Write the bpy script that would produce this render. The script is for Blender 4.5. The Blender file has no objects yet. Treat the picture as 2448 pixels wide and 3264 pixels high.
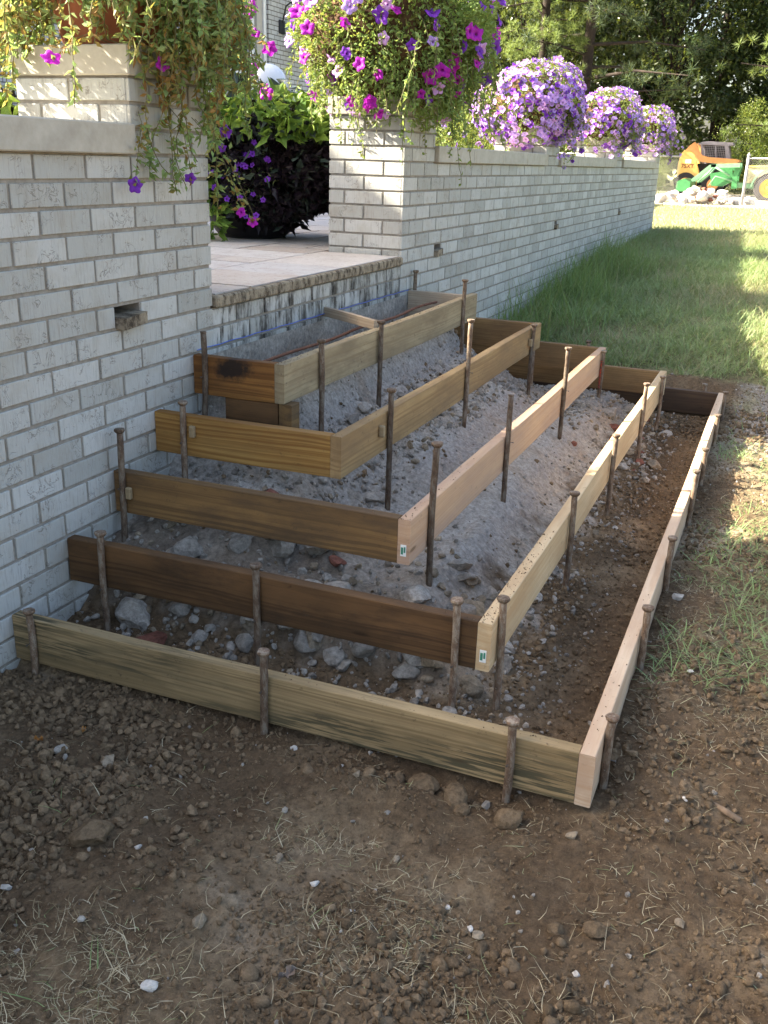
import bpy, math, random
import numpy as np
from mathutils import Vector, Matrix

sc = bpy.context.scene
COL = sc.collection
rng = np.random.default_rng(7)
random.seed(7)

# ------------------------------------------------------------------ camera
CAM = np.array([1.926, -1.937, 1.270])
RR = np.array([[0.925, 0.380, 0.029], [-0.156, 0.307, 0.939], [-0.348, 0.873, -0.343]])
_y, _p, _r = math.radians(-21.7249), math.radians(20.0703), math.radians(1.7641)
_f = Vector((math.sin(_y)*math.cos(_p), math.cos(_y)*math.cos(_p), -math.sin(_p)))
_rt0 = Vector((math.cos(_y), -math.sin(_y), 0)); _up0 = _rt0.cross(_f)
_rt = _rt0*math.cos(_r) + _up0*math.sin(_r); _up = -_rt0*math.sin(_r) + _up0*math.cos(_r)
cd = bpy.data.cameras.new("camera"); cam = bpy.data.objects.new("camera", cd); COL.objects.link(cam)
cd.sensor_fit = 'VERTICAL'; cd.sensor_height = 36.0; cd.lens = 3073.5*36/3264
cd.clip_start = 0.05; cd.clip_end = 1500
cam.matrix_world = Matrix(((_rt.x, _up.x, -_f.x, CAM[0]), (_rt.y, _up.y, -_f.y, CAM[1]), (_rt.z, _up.z, -_f.z, CAM[2]), (0, 0, 0, 1)))
sc.camera = cam

# ------------------------------------------------------------------ light
SD = Vector((-1.0, -0.30, 0.70)).normalized()        # towards the sun
el = math.asin(SD.z); az = math.atan2(SD.x, SD.y)
w = bpy.data.worlds.new("World"); sc.world = w; w.use_nodes = True
nt = w.node_tree; bg = nt.nodes['Background']
sky = nt.nodes.new('ShaderNodeTexSky'); sky.sky_type = 'NISHITA'; sky.sun_disc = False
sky.sun_elevation = el; sky.sun_rotation = az; sky.air_density = 1.0; sky.dust_density = 5.0; sky.ozone_density = 0.0
nt.links.new(sky.outputs[0], bg.inputs[0]); bg.inputs[1].default_value = 0.085
sd = bpy.data.lights.new("sun", 'SUN'); sd.energy = 5.0; sd.angle = math.radians(0.5); sd.color = (1.0, 0.90, 0.74)
so = bpy.data.objects.new("sun", sd); COL.objects.link(so); so.rotation_euler = SD.to_track_quat('Z', 'Y').to_euler()
sc.view_settings.view_transform = 'Standard'; sc.view_settings.look = 'None'
sc.view_settings.exposure = 2.78; sc.view_settings.gamma = 1.0

# ------------------------------------------------------------------ noise (numpy)
def _h(ix, iy, seed):
    n = (ix.astype(np.int64)*374761393 + iy.astype(np.int64)*668265263 + seed*1442695041) & 0x7fffffff
    n = ((n ^ (n >> 13))*1274126177) & 0x7fffffff
    return ((n ^ (n >> 16)) & 0xffff)/65535.0
def vn(x, y, seed=0):
    xi = np.floor(x); yi = np.floor(y); fx = x-xi; fy = y-yi
    fx = fx*fx*(3-2*fx); fy = fy*fy*(3-2*fy)
    a = _h(xi, yi, seed); b = _h(xi+1, yi, seed); c = _h(xi, yi+1, seed); d = _h(xi+1, yi+1, seed)
    return (a*(1-fx)+b*fx)*(1-fy)+(c*(1-fx)+d*fx)*fy
def fbm(x, y, seed=0, o=4):
    s = 0; a = 0.5; t = 0
    for k in range(o):
        s = s+a*vn(x*2**k, y*2**k, seed+k*17); t += a; a *= 0.5
    return s/t-0.5
def sst(x, a, b):
    t = np.clip((x-a)/(b-a), 0, 1); return t*t*(3-2*t)

# ------------------------------------------------------------------ mesh helpers
def tag(o, label=None, cat=None, group=None, kind=None):
    if label: o['label'] = label
    if cat: o['category'] = cat
    if group: o['group'] = group
    if kind: o['kind'] = kind
    return o
def mesh_np(name, V, Fs, mat=None, smooth=False, attrs=None):
    V = np.asarray(V, np.float32); me = bpy.data.meshes.new(name)
    if not isinstance(Fs, (list, tuple)): Fs = [Fs]
    Fs = [np.asarray(f, np.int32) for f in Fs if len(f)]
    me.vertices.add(len(V)); me.vertices.foreach_set('co', V.ravel())
    idx = np.concatenate([f.ravel() for f in Fs]); tot = np.concatenate([np.full(len(f), f.shape[1], np.int32) for f in Fs])
    st = np.concatenate([[0], np.cumsum(tot)[:-1]]).astype(np.int32)
    me.loops.add(len(idx)); me.loops.foreach_set('vertex_index', idx)
    me.polygons.add(len(tot)); me.polygons.foreach_set('loop_start', st); me.polygons.foreach_set('loop_total', tot)
    if attrs:
        for k, a in attrs.items():
            a = np.asarray(a, np.float32)
            if a.ndim == 1:
                at = me.attributes.new(k, 'FLOAT', 'POINT'); at.data.foreach_set('value', a)
            else:
                at = me.attributes.new(k, 'FLOAT_COLOR', 'POINT')
                at.data.foreach_set('color', np.concatenate([a, np.ones((len(a), 1), np.float32)], 1).ravel())
    me.update(calc_edges=True)
    me.polygons.foreach_set('use_smooth', np.full(len(tot), smooth, bool))
    if mat: me.materials.append(mat)
    me.validate()
    return me
def link(name, me, parent=None, loc=None, rot=None, scale=None):
    o = bpy.data.objects.new(name, me); COL.objects.link(o)
    if parent: o.parent = parent
    if loc is not None: o.location = loc
    if rot is not None: o.rotation_euler = rot
    if scale is not None: o.scale = scale if hasattr(scale, '__len__') else (scale,)*3
    return o
def empty(name, loc=(0, 0, 0), label=None, cat=None, group=None, kind=None, rot=None):
    o = bpy.data.objects.new(name, None); COL.objects.link(o); o.location = loc; o.empty_display_size = 0.1
    if rot: o.rotation_euler = rot
    return tag(o, label, cat, group, kind)
def inst(o, parent=None, **k):
    c = o.copy(); COL.objects.link(c)
    if parent: c.parent = parent
    for a, v in k.items(): setattr(c, a, v)
    return c

class MB:
    def __init__(s): s.v = []; s.q = []; s.t = []; s.r = []; s.n = 0; s.ng = []
    def add(s, V, Q=None, T=None, rnd=0.5):
        V = np.asarray(V, float); s.v.append(V)
        if Q is not None and len(Q): s.q.append(np.asarray(Q)+s.n)
        if T is not None and len(T): s.t.append(np.asarray(T)+s.n)
        s.r.append(np.full(len(V), rnd) if np.isscalar(rnd) else rnd); s.n += len(V)
    def box(s, lo, hi, rnd=0.5, ch=0.0):
        lo = np.array(lo, float); hi = np.array(hi, float)
        if ch <= 0:
            V = np.array([[(lo, hi)[i][0], (lo, hi)[j][1], (lo, hi)[k][2]] for i in (0, 1) for j in (0, 1) for k in (0, 1)])
            s.add(V, [[0, 1, 3, 2], [4, 6, 7, 5], [0, 4, 5, 1], [2, 3, 7, 6], [0, 2, 6, 4], [1, 5, 7, 3]], rnd=rnd); return
        # chamfered box
        V = []; 
        for i in (0, 1):
            for j in (0, 1):
                for k in (0, 1):
                    c = np.array([(lo, hi)[i][0], (lo, hi)[j][1], (lo, hi)[k][2]]); d = np.array([1-2*i, 1-2*j, 1-2*k])*ch
                    for a in range(3):
                        p = c.copy()
                        for b in range(3):
                            if b != a: p[b] += d[b]
                        V.append(p)           # vertex on face with normal axis a
        I = lambda i, j, k, a: ((i*2+j)*2+k)*3+a
        Q = []; T = []
        Q += [[I(0,0,0,0), I(0,0,1,0), I(0,1,1,0), I(0,1,0,0)], [I(1,0,0,0), I(1,1,0,0), I(1,1,1,0), I(1,0,1,0)],
              [I(0,0,0,1), I(1,0,0,1), I(1,0,1,1), I(0,0,1,1)], [I(0,1,0,1), I(0,1,1,1), I(1,1,1,1), I(1,1,0,1)],
              [I(0,0,0,2), I(0,1,0,2), I(1,1,0,2), I(1,0,0,2)], [I(0,0,1,2), I(1,0,1,2), I(1,1,1,2), I(0,1,1,2)]]
        for i in (0, 1):
            for j in (0, 1): Q.append([I(i,j,0,0), I(i,j,1,0), I(i,j,1,1), I(i,j,0,1)])
            for k in (0, 1): Q.append([I(i,0,k,0), I(i,1,k,0), I(i,1,k,2), I(i,0,k,2)])
        for j in (0, 1):
            for k in (0, 1): Q.append([I(0,j,k,1), I(1,j,k,1), I(1,j,k,2), I(0,j,k,2)])
        for i in (0, 1):
            for j in (0, 1):
                for k in (0, 1): T.append([I(i,j,k,0), I(i,j,k,1), I(i,j,k,2)])
        s.add(V, Q, T, rnd)
    def tube(s, P, r, n=8, cap=True, rnd=0.5):
        P = [np.array(p, float) for p in P]; m = len(P); r = [r]*m if np.isscalar(r) else r
        V = []; pu = None
        for i in range(m):
            d = P[min(i+1, m-1)]-P[max(i-1, 0)]; d /= np.linalg.norm(d)+1e-12
            if pu is None:
                u = np.cross(d, [0.0, 0, 1]) if abs(d[2]) < 0.9 else np.cross(d, [1.0, 0, 0])
            else: u = pu-d*np.dot(pu, d)
            u /= np.linalg.norm(u)+1e-12; pu = u; w_ = np.cross(d, u)
            for k in range(n):
                a = 2*math.pi*k/n; V.append(P[i]+(u*math.cos(a)+w_*math.sin(a))*r[i])
        Q = [[i*n+k, i*n+(k+1) % n, (i+1)*n+(k+1) % n, (i+1)*n+k] for i in range(m-1) for k in range(n)]
        T = []
        if cap:
            V.append(P[0]); V.append(P[-1])
            T = [[m*n, (k+1) % n, k] for k in range(n)]+[[m*n+1, (m-1)*n+k, (m-1)*n+(k+1) % n] for k in range(n)]
        s.add(V, Q, T, rnd)
    def prism(s, poly, ax, a0, a1, rnd=0.5):
        """poly: 2-D points in the two other axes (in xyz order) extruded along ax"""
        n = len(poly); V = []
        for a in (a0, a1):
            for p in poly:
                q = [p[0], p[1]]; q.insert(ax, a); V.append(q)
        s.add(V, [[i, (i+1) % n, n+(i+1) % n, n+i] for i in range(n)], None, rnd)
        s.ng.append([s.n-2*n+i for i in range(n)]); s.ng.append([s.n-n+i for i in reversed(range(n))])
    def lathe(s, prof, c, n=24, rnd=0.5):
        V = [[c[0]+r*math.cos(2*math.pi*k/n), c[1]+r*math.sin(2*math.pi*k/n), c[2]+z] for r, z in prof for k in range(n)]
        s.add(V, [[i*n+k, i*n+(k+1) % n, (i+1)*n+(k+1) % n, (i+1)*n+k] for i in range(len(prof)-1) for k in range(n)], None, rnd)
    def build(s, name, mat, parent=None, smooth=False, **k):
        V = np.concatenate(s.v); Fs = []
        if s.q: Fs.append(np.concatenate(s.q))
        if s.t: Fs.append(np.concatenate(s.t))
        for g in s.ng: Fs.append(np.array([g]))
        me = mesh_np(name, V, Fs, mat, smooth, {'rnd': np.concatenate(s.r)})
        return link(name, me, parent, **k)

# ------------------------------------------------------------------ materials
class Mat:
    def __init__(s, name):
        s.m = bpy.data.materials.new(name); s.m.use_nodes = True; s.nt = s.m.node_tree
        s.b = s.nt.nodes['Principled BSDF']; s.out = s.nt.nodes['Material Output']
    def n(s, t, ins=None, **props):
        nd = s.nt.nodes.new('ShaderNode'+t)
        for k, v in props.items(): setattr(nd, k, v)
        for k, v in (ins or {}).items(): s.put(nd.inputs[k], v)
        return nd
    def put(s, sock, v):
        if isinstance(v, bpy.types.NodeSocket): s.nt.links.new(v, sock)
        elif isinstance(v, bpy.types.Node): s.nt.links.new(v.outputs[0], sock)
        else: sock.default_value = (tuple(v)+(1,) if (hasattr(v, '__len__') and len(v) == 3 and sock.type == 'RGBA') else v)
    def pos(s): return s.n('NewGeometry').outputs['Position']
    def obj(s): return s.n('TexCoord').outputs['Object']
    def attr(s, a, o='Fac'): return s.n('Attribute', attribute_name=a).outputs[o]
    def mapr(s, v, a=0.0, b=1.0, c=0.0, d=1.0): return s.n('MapRange', {0: v, 1: a, 2: b, 3: c, 4: d}).outputs[0]
    def scale(s, v, sc_): return s.n('VectorMath', {0: v, 1: sc_}, operation='MULTIPLY').outputs[0]
    def vadd(s, v, w_): return s.n('VectorMath', {0: v, 1: w_}, operation='ADD').outputs[0]
    def noise(s, v, sc_=5.0, det=4.0, ro=0.55, dist=0.0):
        return s.n('TexNoise', {'Vector': v, 'Scale': sc_, 'Detail': det, 'Roughness': ro, 'Distortion': dist}).outputs[0]
    def math(s, op, a, b=0.0): return s.n('Math', {0: a, 1: b}, operation=op).outputs[0]
    def mix(s, f, a, b, mode='MIX'):
        nd = s.n('Mix', data_type='RGBA', blend_type=mode); s.put(nd.inputs['Factor'], f); s.put(nd.inputs[6], a); s.put(nd.inputs[7], b); return nd.outputs[2]
    def ramp(s, f, stops):
        nd = s.n('ValToRGB', {0: f}); e = nd.color_ramp.elements
        while len(e) < len(stops): e.new(0.5)
        for q, (p, c) in zip(e, stops): q.position = p; q.color = tuple(c)+(1,)
        return nd.outputs[0]
    def bump(s, h, st=0.3, d=0.005):
        nd = s.n('Bump', {'Strength': st, 'Distance': d, 'Height': h}); s.put(s.b.inputs['Normal'], nd.outputs[0]); return nd
    def fin(s, col=None, rough=0.8, spec=0.3, metal=0.0):
        if col is not None: s.put(s.b.inputs['Base Color'], col)
        s.put(s.b.inputs['Roughness'], rough); s.b.inputs['Specular IOR Level'].default_value = spec; s.b.inputs['Metallic'].default_value = metal
        return s.m

def flat(name, c, rough=0.6, var=0.25, sc_=20, metal=0.0, spec=0.3):
    m = Mat(name); p = m.obj(); n1 = m.noise(p, sc_, 5)
    c2 = tuple(x*(1-var) for x in c); c3 = tuple(min(1, x*(1+var)) for x in c)
    return m.fin(m.mix(m.mapr(n1, .3, .7), c2, c3), rough, spec, metal)

def brick_mat(name, stain=0.0, warm=(1, 1, 1)):
    m = Mat(name); r = m.attr('rnd'); p = m.pos()
    off = m.n('CombineXYZ', {0: m.math('MULTIPLY', r, 37.0), 1: m.math('MULTIPLY', r, 53.0), 2: m.math('MULTIPLY', r, 71.0)}).outputs[0]
    q = m.vadd(p, off)
    c = m.ramp(r, [(0, (.36*warm[0], .365*warm[1], .335*warm[2])), (.5, (.43*warm[0], .435*warm[1], .405*warm[2])), (1, (.49*warm[0], .495*warm[1], .465*warm[2]))])
    pat = m.noise(q, 9, 5, .6); c = m.mix(m.mapr(pat, .48, .70, 0, .38), c, (.30, .265, .20))
    st = m.noise(m.scale(q, (150, 150, 14)), 1.0, 3, .6); c = m.mix(m.mapr(st, .52, .75, 0, .45), c, (.22, .20, .17))
    w1 = m.noise(q, 19, 3, .6, 1.4)
    line = m.mapr(m.math('ABSOLUTE', m.math('SUBTRACT', w1, .5)), 0.0, .020, 1, 0)
    msk = m.mapr(m.noise(q, 11, 2), .50, .58)
    f = m.math('MULTIPLY', line, msk); c = m.mix(m.math('MULTIPLY', f, .58), c, (.13, .10, .075))
    sp = m.noise(q, 60, 4, .7); c = m.mix(m.mapr(sp, .66, .74, 0, .6), c, (.10, .08, .06))
    if stain:
        d = m.noise(m.scale(p, (3, 9, 2.5)), 1.6, 6, .72)
        c = m.mix(m.mapr(d, .46, .60, 0, stain), c, (.045, .038, .03))
    h = m.math('ADD', m.math('MULTIPLY', st, .3), m.math('SUBTRACT', m.noise(q, 25, 5, .65), m.math('MULTIPLY', f, .7)))
    m.bump(h, .6, .004)
    return m.fin(c, .85, .2)
M_BRICK = brick_mat('white_tumbled_brick'); M_RISER = brick_mat('stained_white_brick', .92)
M_HOUSEB = None

m = Mat('mortar'); p = m.pos(); M_MORTAR = m.fin(m.mix(m.mapr(m.noise(p, 30, 6, .7), .3, .7), (.20, .18, .15), (.33, .31, .27)), .95, .1)
m = Mat('limestone'); p = m.pos(); n1 = m.noise(p, 18, 8, .7); c = m.mix(m.mapr(n1, .3, .7), (.36, .335, .275), (.47, .445, .38))
c = m.mix(m.mapr(m.noise(p, 4, 4), .55, .75, 0, .35), c, (.27, .25, .21)); m.bump(m.noise(p, 90, 5, .7), .3, .002); M_LIME = m.fin(c, .9, .15)
m = Mat('flagstone'); p = m.pos(); r = m.attr('rnd')
c = m.ramp(r, [(0, (.36, .33, .30)), (.35, (.45, .425, .395)), (.7, (.48, .47, .455)), (1, (.39, .385, .38))])
c = m.mix(m.mapr(m.noise(p, 7, 8, .7), .45, .75, 0, .6), c, (.30, .24, .20)); c = m.mix(m.mapr(m.noise(p, 50, 6, .75), .55, .68, 0, .75), c, (.16, .13, .105))
m.bump(m.noise(p, 30, 8, .7), .5, .004); M_FLAG = m.fin(c, .8, .25)
m = Mat('slab_edge'); p = m.pos(); c = m.mix(m.mapr(m.noise(m.scale(p, (6, 22, 10)), 1.5, 7, .75), .44, .6), (.34, .29, .21), (.07, .055, .04)); c = m.mix(m.mapr(m.noise(p, 60, 5, .7), .5, .7, 0, .6), c, (.40, .33, .24))
m.bump(m.noise(p, 45, 8, .75), 1.0, .01); M_EDGE = m.fin(c, .95, .1)
m = Mat('joint_mortar'); p = m.pos(); M_JOINT = m.fin(m.mix(m.noise(p, 30, 5), (.20, .13, .10), (.34, .26, .22)), .95, .1)

def soil_shader(name, attrcol=True, base=(.1, .07, .05), s=1.0, bumpd=.006, stone=False):
    m = Mat(name); p = m.pos()
    c = m.attr('col', 'Color') if attrcol else base
    if not attrcol:
        r = m.attr('rnd'); c = m.mix(r, tuple(x*.70 for x in base), tuple(min(.8, x*1.35) for x in base))
    n1 = m.noise(p, 55*s, 8, .75); n2 = m.noise(p, 260*s, 4, .7)
    k = m.mapr(n1, .30, .70, .50, 1.55); c = m.mix(1.0, c, m.n('CombineColor', {0: k, 1: k, 2: k}).outputs[0], 'MULTIPLY')
    c = m.mix(m.mapr(n2, .62, .72, 0, .45), c, (.30, .27, .23))
    c = m.mix(m.mapr(n2, .36, .28, 0, .6), c, (.03, .022, .017))
    m.bump(m.math('ADD', n1, m.math('MULTIPLY', n2, .5)), 1.0, bumpd*1.5)
    return m.fin(c, .95, .12)
M_SOIL = soil_shader('soil'); M_CLOD = soil_shader('soil_clod', False, (.165, .117, .070), 1.4, .004)
M_STONE = soil_shader('concrete_rubble', False, (.31, .283, .242), 1.0, .005)
M_STONE_T = soil_shader('tan_stone', False, (.27, .22, .155), 1.0, .005)
M_REDBR = soil_shader('red_brick_rubble', False, (.20, .085, .06), 1.0, .004)
M_PALE = soil_shader('pale_rubble', False, (.48, .45, .40), .5, .004)

def leaf_mat(name, stops, trans=.35, rough=.55):
    m = Mat(name); r = m.attr('rnd'); c = m.ramp(r, stops)
    nz = m.mapr(m.noise(m.pos(), 30, 2), .3, .7, .75, 1.25); c = m.mix(1.0, c, m.n('CombineColor', {0: nz, 1: nz, 2: nz}).outputs[0], 'MULTIPLY')
    m.fin(c, rough, .3)
    t = m.n('BsdfTranslucent', {'Color': m.mix(.25, c, (.5, .55, .05))}); mx = m.n('MixShader', {0: trans, 1: m.b.outputs[0], 2: t.outputs[0]})
    m.nt.links.new(mx.outputs[0], m.out.inputs[0]); return m.m
M_GRASS = leaf_mat('lawn_grass', [(0, (.36, .31, .19)), (.25, (.28, .29, .15)), (.6, (.18, .26, .10)), (1, (.26, .35, .15))])
M_TALL = leaf_mat('tall_grass', [(0, (.26, .24, .13)), (.12, (.20, .27, .10)), (.6, (.14, .24, .075)), (1, (.27, .37, .14))])
M_STRAW = leaf_mat('dry_straw', [(0, (.20, .15, .08)), (.5, (.40, .33, .20)), (.85, (.50, .44, .30)), (1, (.20, .26, .10))], .2)
M_LEAF_BR = leaf_mat('withered_petunia_leaf', [(0, (.18, .085, .028)), (.3, (.28, .16, .05)), (.48, (.27, .26, .09)), (.7, (.23, .32, .12)), (1, (.20, .32, .11))], .4)
M_LEAF_GR = leaf_mat('petunia_leaf', [(0, (.20, .12, .035)), (.15, (.17, .16, .045)), (.6, (.19, .29, .075)), (1, (.28, .39, .13))], .4)
M_LIMELEAF = leaf_mat('lime_vine_leaf', [(0, (.07, .15, .03)), (.5, (.17, .29, .05)), (1, (.30, .43, .08))], .4)
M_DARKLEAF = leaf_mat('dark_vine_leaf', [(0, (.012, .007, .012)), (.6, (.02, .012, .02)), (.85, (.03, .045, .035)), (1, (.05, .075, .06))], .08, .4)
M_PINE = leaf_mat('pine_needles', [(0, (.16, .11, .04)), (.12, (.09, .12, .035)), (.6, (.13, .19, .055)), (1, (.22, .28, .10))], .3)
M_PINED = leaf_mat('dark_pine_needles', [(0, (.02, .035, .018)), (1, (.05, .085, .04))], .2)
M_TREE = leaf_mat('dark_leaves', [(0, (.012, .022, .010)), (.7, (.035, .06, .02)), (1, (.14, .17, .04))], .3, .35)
M_TREE2 = leaf_mat('yellow_green_leaves', [(0, (.04, .07, .02)), (.6, (.10, .15, .03)), (1, (.24, .27, .07))], .35, .35)  # lighter yellow-green foliage for the small trees and shrubs
M_BARK = flat('bark', (.026, .019, .015), .95, .5, 8); M_STEM = flat('plant_stem', (.13, .12, .05), .8, .4, 60)
M_DRYSTEM = flat('dry_stems', (.075, .042, .018), .95, .6, 30)

def petal_mat(name, c, edge, dark=(.03, .0, .05)):
    m = Mat(name); r = m.attr('rad'); k = m.attr('rnd')
    cc = m.mix(m.mapr(m.noise(m.obj(), 90, 3), .35, .65), c, edge)
    cc = m.mix(m.mapr(r, .0, .32, 1, 0), cc, dark)
    m.fin(cc, .55, .2); t = m.n('BsdfTranslucent', {'Color': cc}); mx = m.n('MixShader', {0: .35, 1: m.b.outputs[0], 2: t.outputs[0]})
    m.nt.links.new(mx.outputs[0], m.out.inputs[0]); return m.m
M_P_MAG = petal_mat('magenta_petal', (.42, .015, .42), (.52, .04, .55))
M_P_VIO = petal_mat('violet_petal', (.17, .03, .42), (.24, .06, .52))
M_P_LAV = petal_mat('lavender_petal', (.46, .27, .76), (.60, .42, .85), (.16, .04, .36))
M_P_PINK = petal_mat('pink_petal', (.62, .30, .74), (.74, .48, .84), (.22, .04, .34))

def wood(name, light, dark, late, ring=38.0, stain=0.0, stainc=(.04, .03, .02), dirt=0.15, off=(0, .013, -.10), gstr=.75, streak=0.0, seed=0.0, blot=None):
    """board along local x; growth rings round a pith below the board"""
    m = Mat(name); p = m.obj(); sh = m.vadd(p, (seed*3.1, 0, 0))
    wob = m.noise(m.scale(sh, (1.1, 4, 4)), 1.0, 3, .5); wobv = m.n('CombineXYZ', {0: 0.0, 1: m.math('MULTIPLY', m.math('SUBTRACT', wob, .5), .035), 2: m.math('MULTIPLY', m.math('SUBTRACT', wob, .5), .05)}).outputs[0]
    q = m.vadd(m.vadd(p, wobv), off)
    rad = m.n('VectorMath', {0: m.scale(q, (0, 1, 1))}, operation='LENGTH').outputs['Value']
    rg = m.noise(m.n('CombineXYZ', {0: m.math('MULTIPLY', rad, ring*4.2), 1: m.n('SeparateXYZ', {0: m.scale(sh, (.35, 1, 1))}).outputs[0], 2: seed}).outputs[0], 1.0, 2, .5)
    fine = m.noise(m.scale(sh, (8, 220, 220)), 1.0, 4, .6)
    bl = m.noise(m.scale(sh, (1.6, 7, 7)), 1.3, 4, .6)
    c = m.mix(m.mapr(bl, .36, .62), light, tuple(x*.85 for x in dark))
    c = m.mix(m.math('MULTIPLY', m.mapr(rg, .46, .62), gstr), c, late)
    c = m.mix(m.mapr(fine, .5, .75, 0, .35), c, late)
    if streak:
        s1 = m.noise(m.scale(sh, (7, 130, 130)), 1.0, 4, .6); s2 = m.noise(m.scale(sh, (1.5, 5, 9)), 1.0, 3)
        c = m.mix(m.math('MULTIPLY', m.math('MULTIPLY', m.mapr(s1, .45, .56), m.mapr(s2, .42, .58)), streak), c, stainc)
    if stain:
        s3 = m.noise(m.scale(sh, (3.2, 11, 11)), 1.0, 6, .68); c = m.mix(m.mapr(s3, .46, .66, 0, stain), c, stainc)
    if blot:
        dd = m.n('VectorMath', {0: m.scale(m.vadd(p, (-blot[0], 0, -blot[1])), (1/blot[2], 0, 1/blot[3]))}, operation='LENGTH').outputs['Value']
        dd = m.math('ADD', dd, m.math('MULTIPLY', m.math('SUBTRACT', m.noise(p, 22, 5, .7), .5), 1.6)); c = m.mix(m.mapr(dd, 1.1, .55, 0, .93), c, (.018, .014, .012))
    kn = m.n('TexVoronoi', {'Vector': m.scale(sh, (2.1, .01, 9)), 'Scale': 1.0, 'Randomness': 1.0}).outputs['Distance']
    c = m.mix(m.mapr(kn, .075, .035, 0, .8), c, tuple(x*.35 for x in late))
    sp_ = m.noise(m.scale(p, (30, 60, 60)), 1.0, 3, .6); c = m.mix(m.mapr(sp_, .66, .74, 0, .5), c, tuple(x*.4 for x in dark))
    d = m.noise(p, 40, 6, .75); c = m.mix(m.mapr(d, .60, .72, 0, dirt*2.5), c, (.07, .05, .035))
    # crumbs of soil on the top edge
    m.bump(m.math('ADD', fine, m.math('MULTIPLY', rg, .2)), .25, .001)
    return m.fin(c, .72, .25)
W = {
 'green': wood('weathered_green_pine', (.37, .27, .14), (.28, .20, .10), (.17, .118, .055), 34, .25, (.07, .062, .035), .3, streak=.95, seed=1),
 'pink': wood('fresh_pink_pine', (.56, .44, .31), (.52, .37, .25), (.42, .275, .165), 30, 0, dirt=.08, gstr=.65, seed=2, off=(0, .01, -.14)),
 'pink2': wood('fresh_salmon_pine', (.54, .36, .22), (.50, .34, .24), (.40, .235, .125), 36, 0, dirt=.12, gstr=.55, seed=3, off=(0, .01, -.18)),
 'yellow': wood('fresh_yellow_pine', (.56, .43, .26), (.52, .37, .21), (.42, .27, .125), 28, 0, dirt=.18, gstr=.5, seed=4, off=(0, .012, -.12)),
 'brown': wood('dark_stained_board', (.155, .082, .034), (.095, .052, .022), (.05, .027, .012), 22, .7, (.028, .019, .012), .2, seed=5),
 'tan': wood('brown_weathered_board', (.25, .145, .055), (.17, .10, .042), (.11, .065, .028), 26, .6, (.065, .045, .03), .3, seed=6),
 'honey': wood('yellow_grained_pine', (.38, .23, .07), (.34, .19, .058), (.19, .085, .02), 26, .25, (.12, .09, .045), .15, gstr=.8, seed=7, off=(0, .01, -.17)),
 'ochre': wood('tan_form_board', (.37, .25, .115), (.30, .195, .09), (.22, .135, .06), 26, .5, (.16, .105, .06), .3, seed=8),
 'burnt': wood('orange_board_with_black_stain', (.31, .145, .038), (.22, .10, .03), (.12, .05, .015), 22, .35, (.03, .022, .014), .3, seed=9, blot=(.0, .032, .085, .045)),
 'dusty': wood('cement_dusted_board', (.38, .305, .18), (.30, .235, .14), (.23, .17, .095), 24, .6, (.17, .125, .075), .35, seed=10),
 'far': wood('tan_far_board', (.30, .185, .08), (.22, .13, .055), (.15, .085, .035), 24, .5, (.085, .055, .03), .2, seed=11),
 'fardark': wood('dark_far_board', (.10, .062, .035), (.07, .045, .028), (.05, .03, .018), 24, .5, (.028, .02, .015), .3, seed=12),
 'brace': wood('pale_brace_board', (.46, .38, .28), (.38, .31, .22), (.30, .23, .16), 30, .2, (.26, .2, .15), .3, seed=13),
}
m = Mat('rusty_steel'); p = m.obj(); n1 = m.noise(m.scale(p, (1, 1, .35)), 60, 6, .7); n2 = m.noise(p, 260, 3, .7)
c = m.ramp(n1, [(.3, (.055, .036, .024)), (.48, (.14, .092, .058)), (.60, (.24, .20, .15)), (.75, (.12, .065, .035))]); c = m.mix(m.mapr(n2, .6, .7, 0, .8), c, (.30, .28, .25)); oi = m.n('ObjectInfo').outputs['Random']; kk = m.mapr(oi, 0, 1, .6, 1.25); c = m.mix(1.0, c, m.n('CombineColor', {0: kk, 1: kk, 2: kk}).outputs[0], 'MULTIPLY')
m.bump(m.noise(p, 200, 5, .7), .5, .001); M_STEEL = m.fin(c, .7, .35, .1)
m = Mat('red_paint_on_steel'); p = m.obj(); c = m.mix(m.mapr(m.noise(p, 90, 5, .7), .42, .58), (.55, .07, .03), (.10, .07, .06)); M_REDP = m.fin(c, .6, .4)
M_DRYW = flat('stick_wood', (.20, .14, .09), .9, .3, 60); M_DLEAF = flat('grey_dead_leaf', (.16, .125, .10), .8, .3, 40); M_OLEAF = flat('orange_dead_leaf', (.42, .19, .05), .7, .3, 40)
M_REBAR = flat('rusty_rebar', (.15, .065, .035), .8, .4, 80); M_NAIL = flat('nail_steel', (.12, .11, .10), .5, .3, 50, .6)
M_BLUE = flat('blue_chalk', (.10, .17, .55), .9, .15, 60); M_TERRA = flat('terracotta', (.30, .105, .055), .85, .25, 12)
M_DARK = flat('dark_glazed_pot', (.012, .011, .013), .35, .3, 10); M_WHITE = flat('white_paint', (.72, .72, .70), .5, .06, 10)
M_TAG = flat('white_tag', (.75, .76, .72), .5, .05, 30); M_TAGG = flat('green_tag_print', (.05, .22, .14), .5, .1, 30)
m = Mat('white_globe'); M_GLOBE = m.fin((.62, .64, .66), .25, .5)
M_IRON = flat('black_iron', (.02, .02, .022), .5, .2, 20); m = Mat('lantern_glass'); M_LGLASS = m.fin((.40, .38, .34), .15, .5)
m = Mat('window_glass'); M_GLASS = m.fin((.015, .02, .02), .05, .6); M_BEIGE = flat('beige_trim', (.42, .39, .34), .6, .05, 10)
M_ROOF = flat('roof_shingle', (.09, .08, .075), .95, .3, 30)
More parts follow.
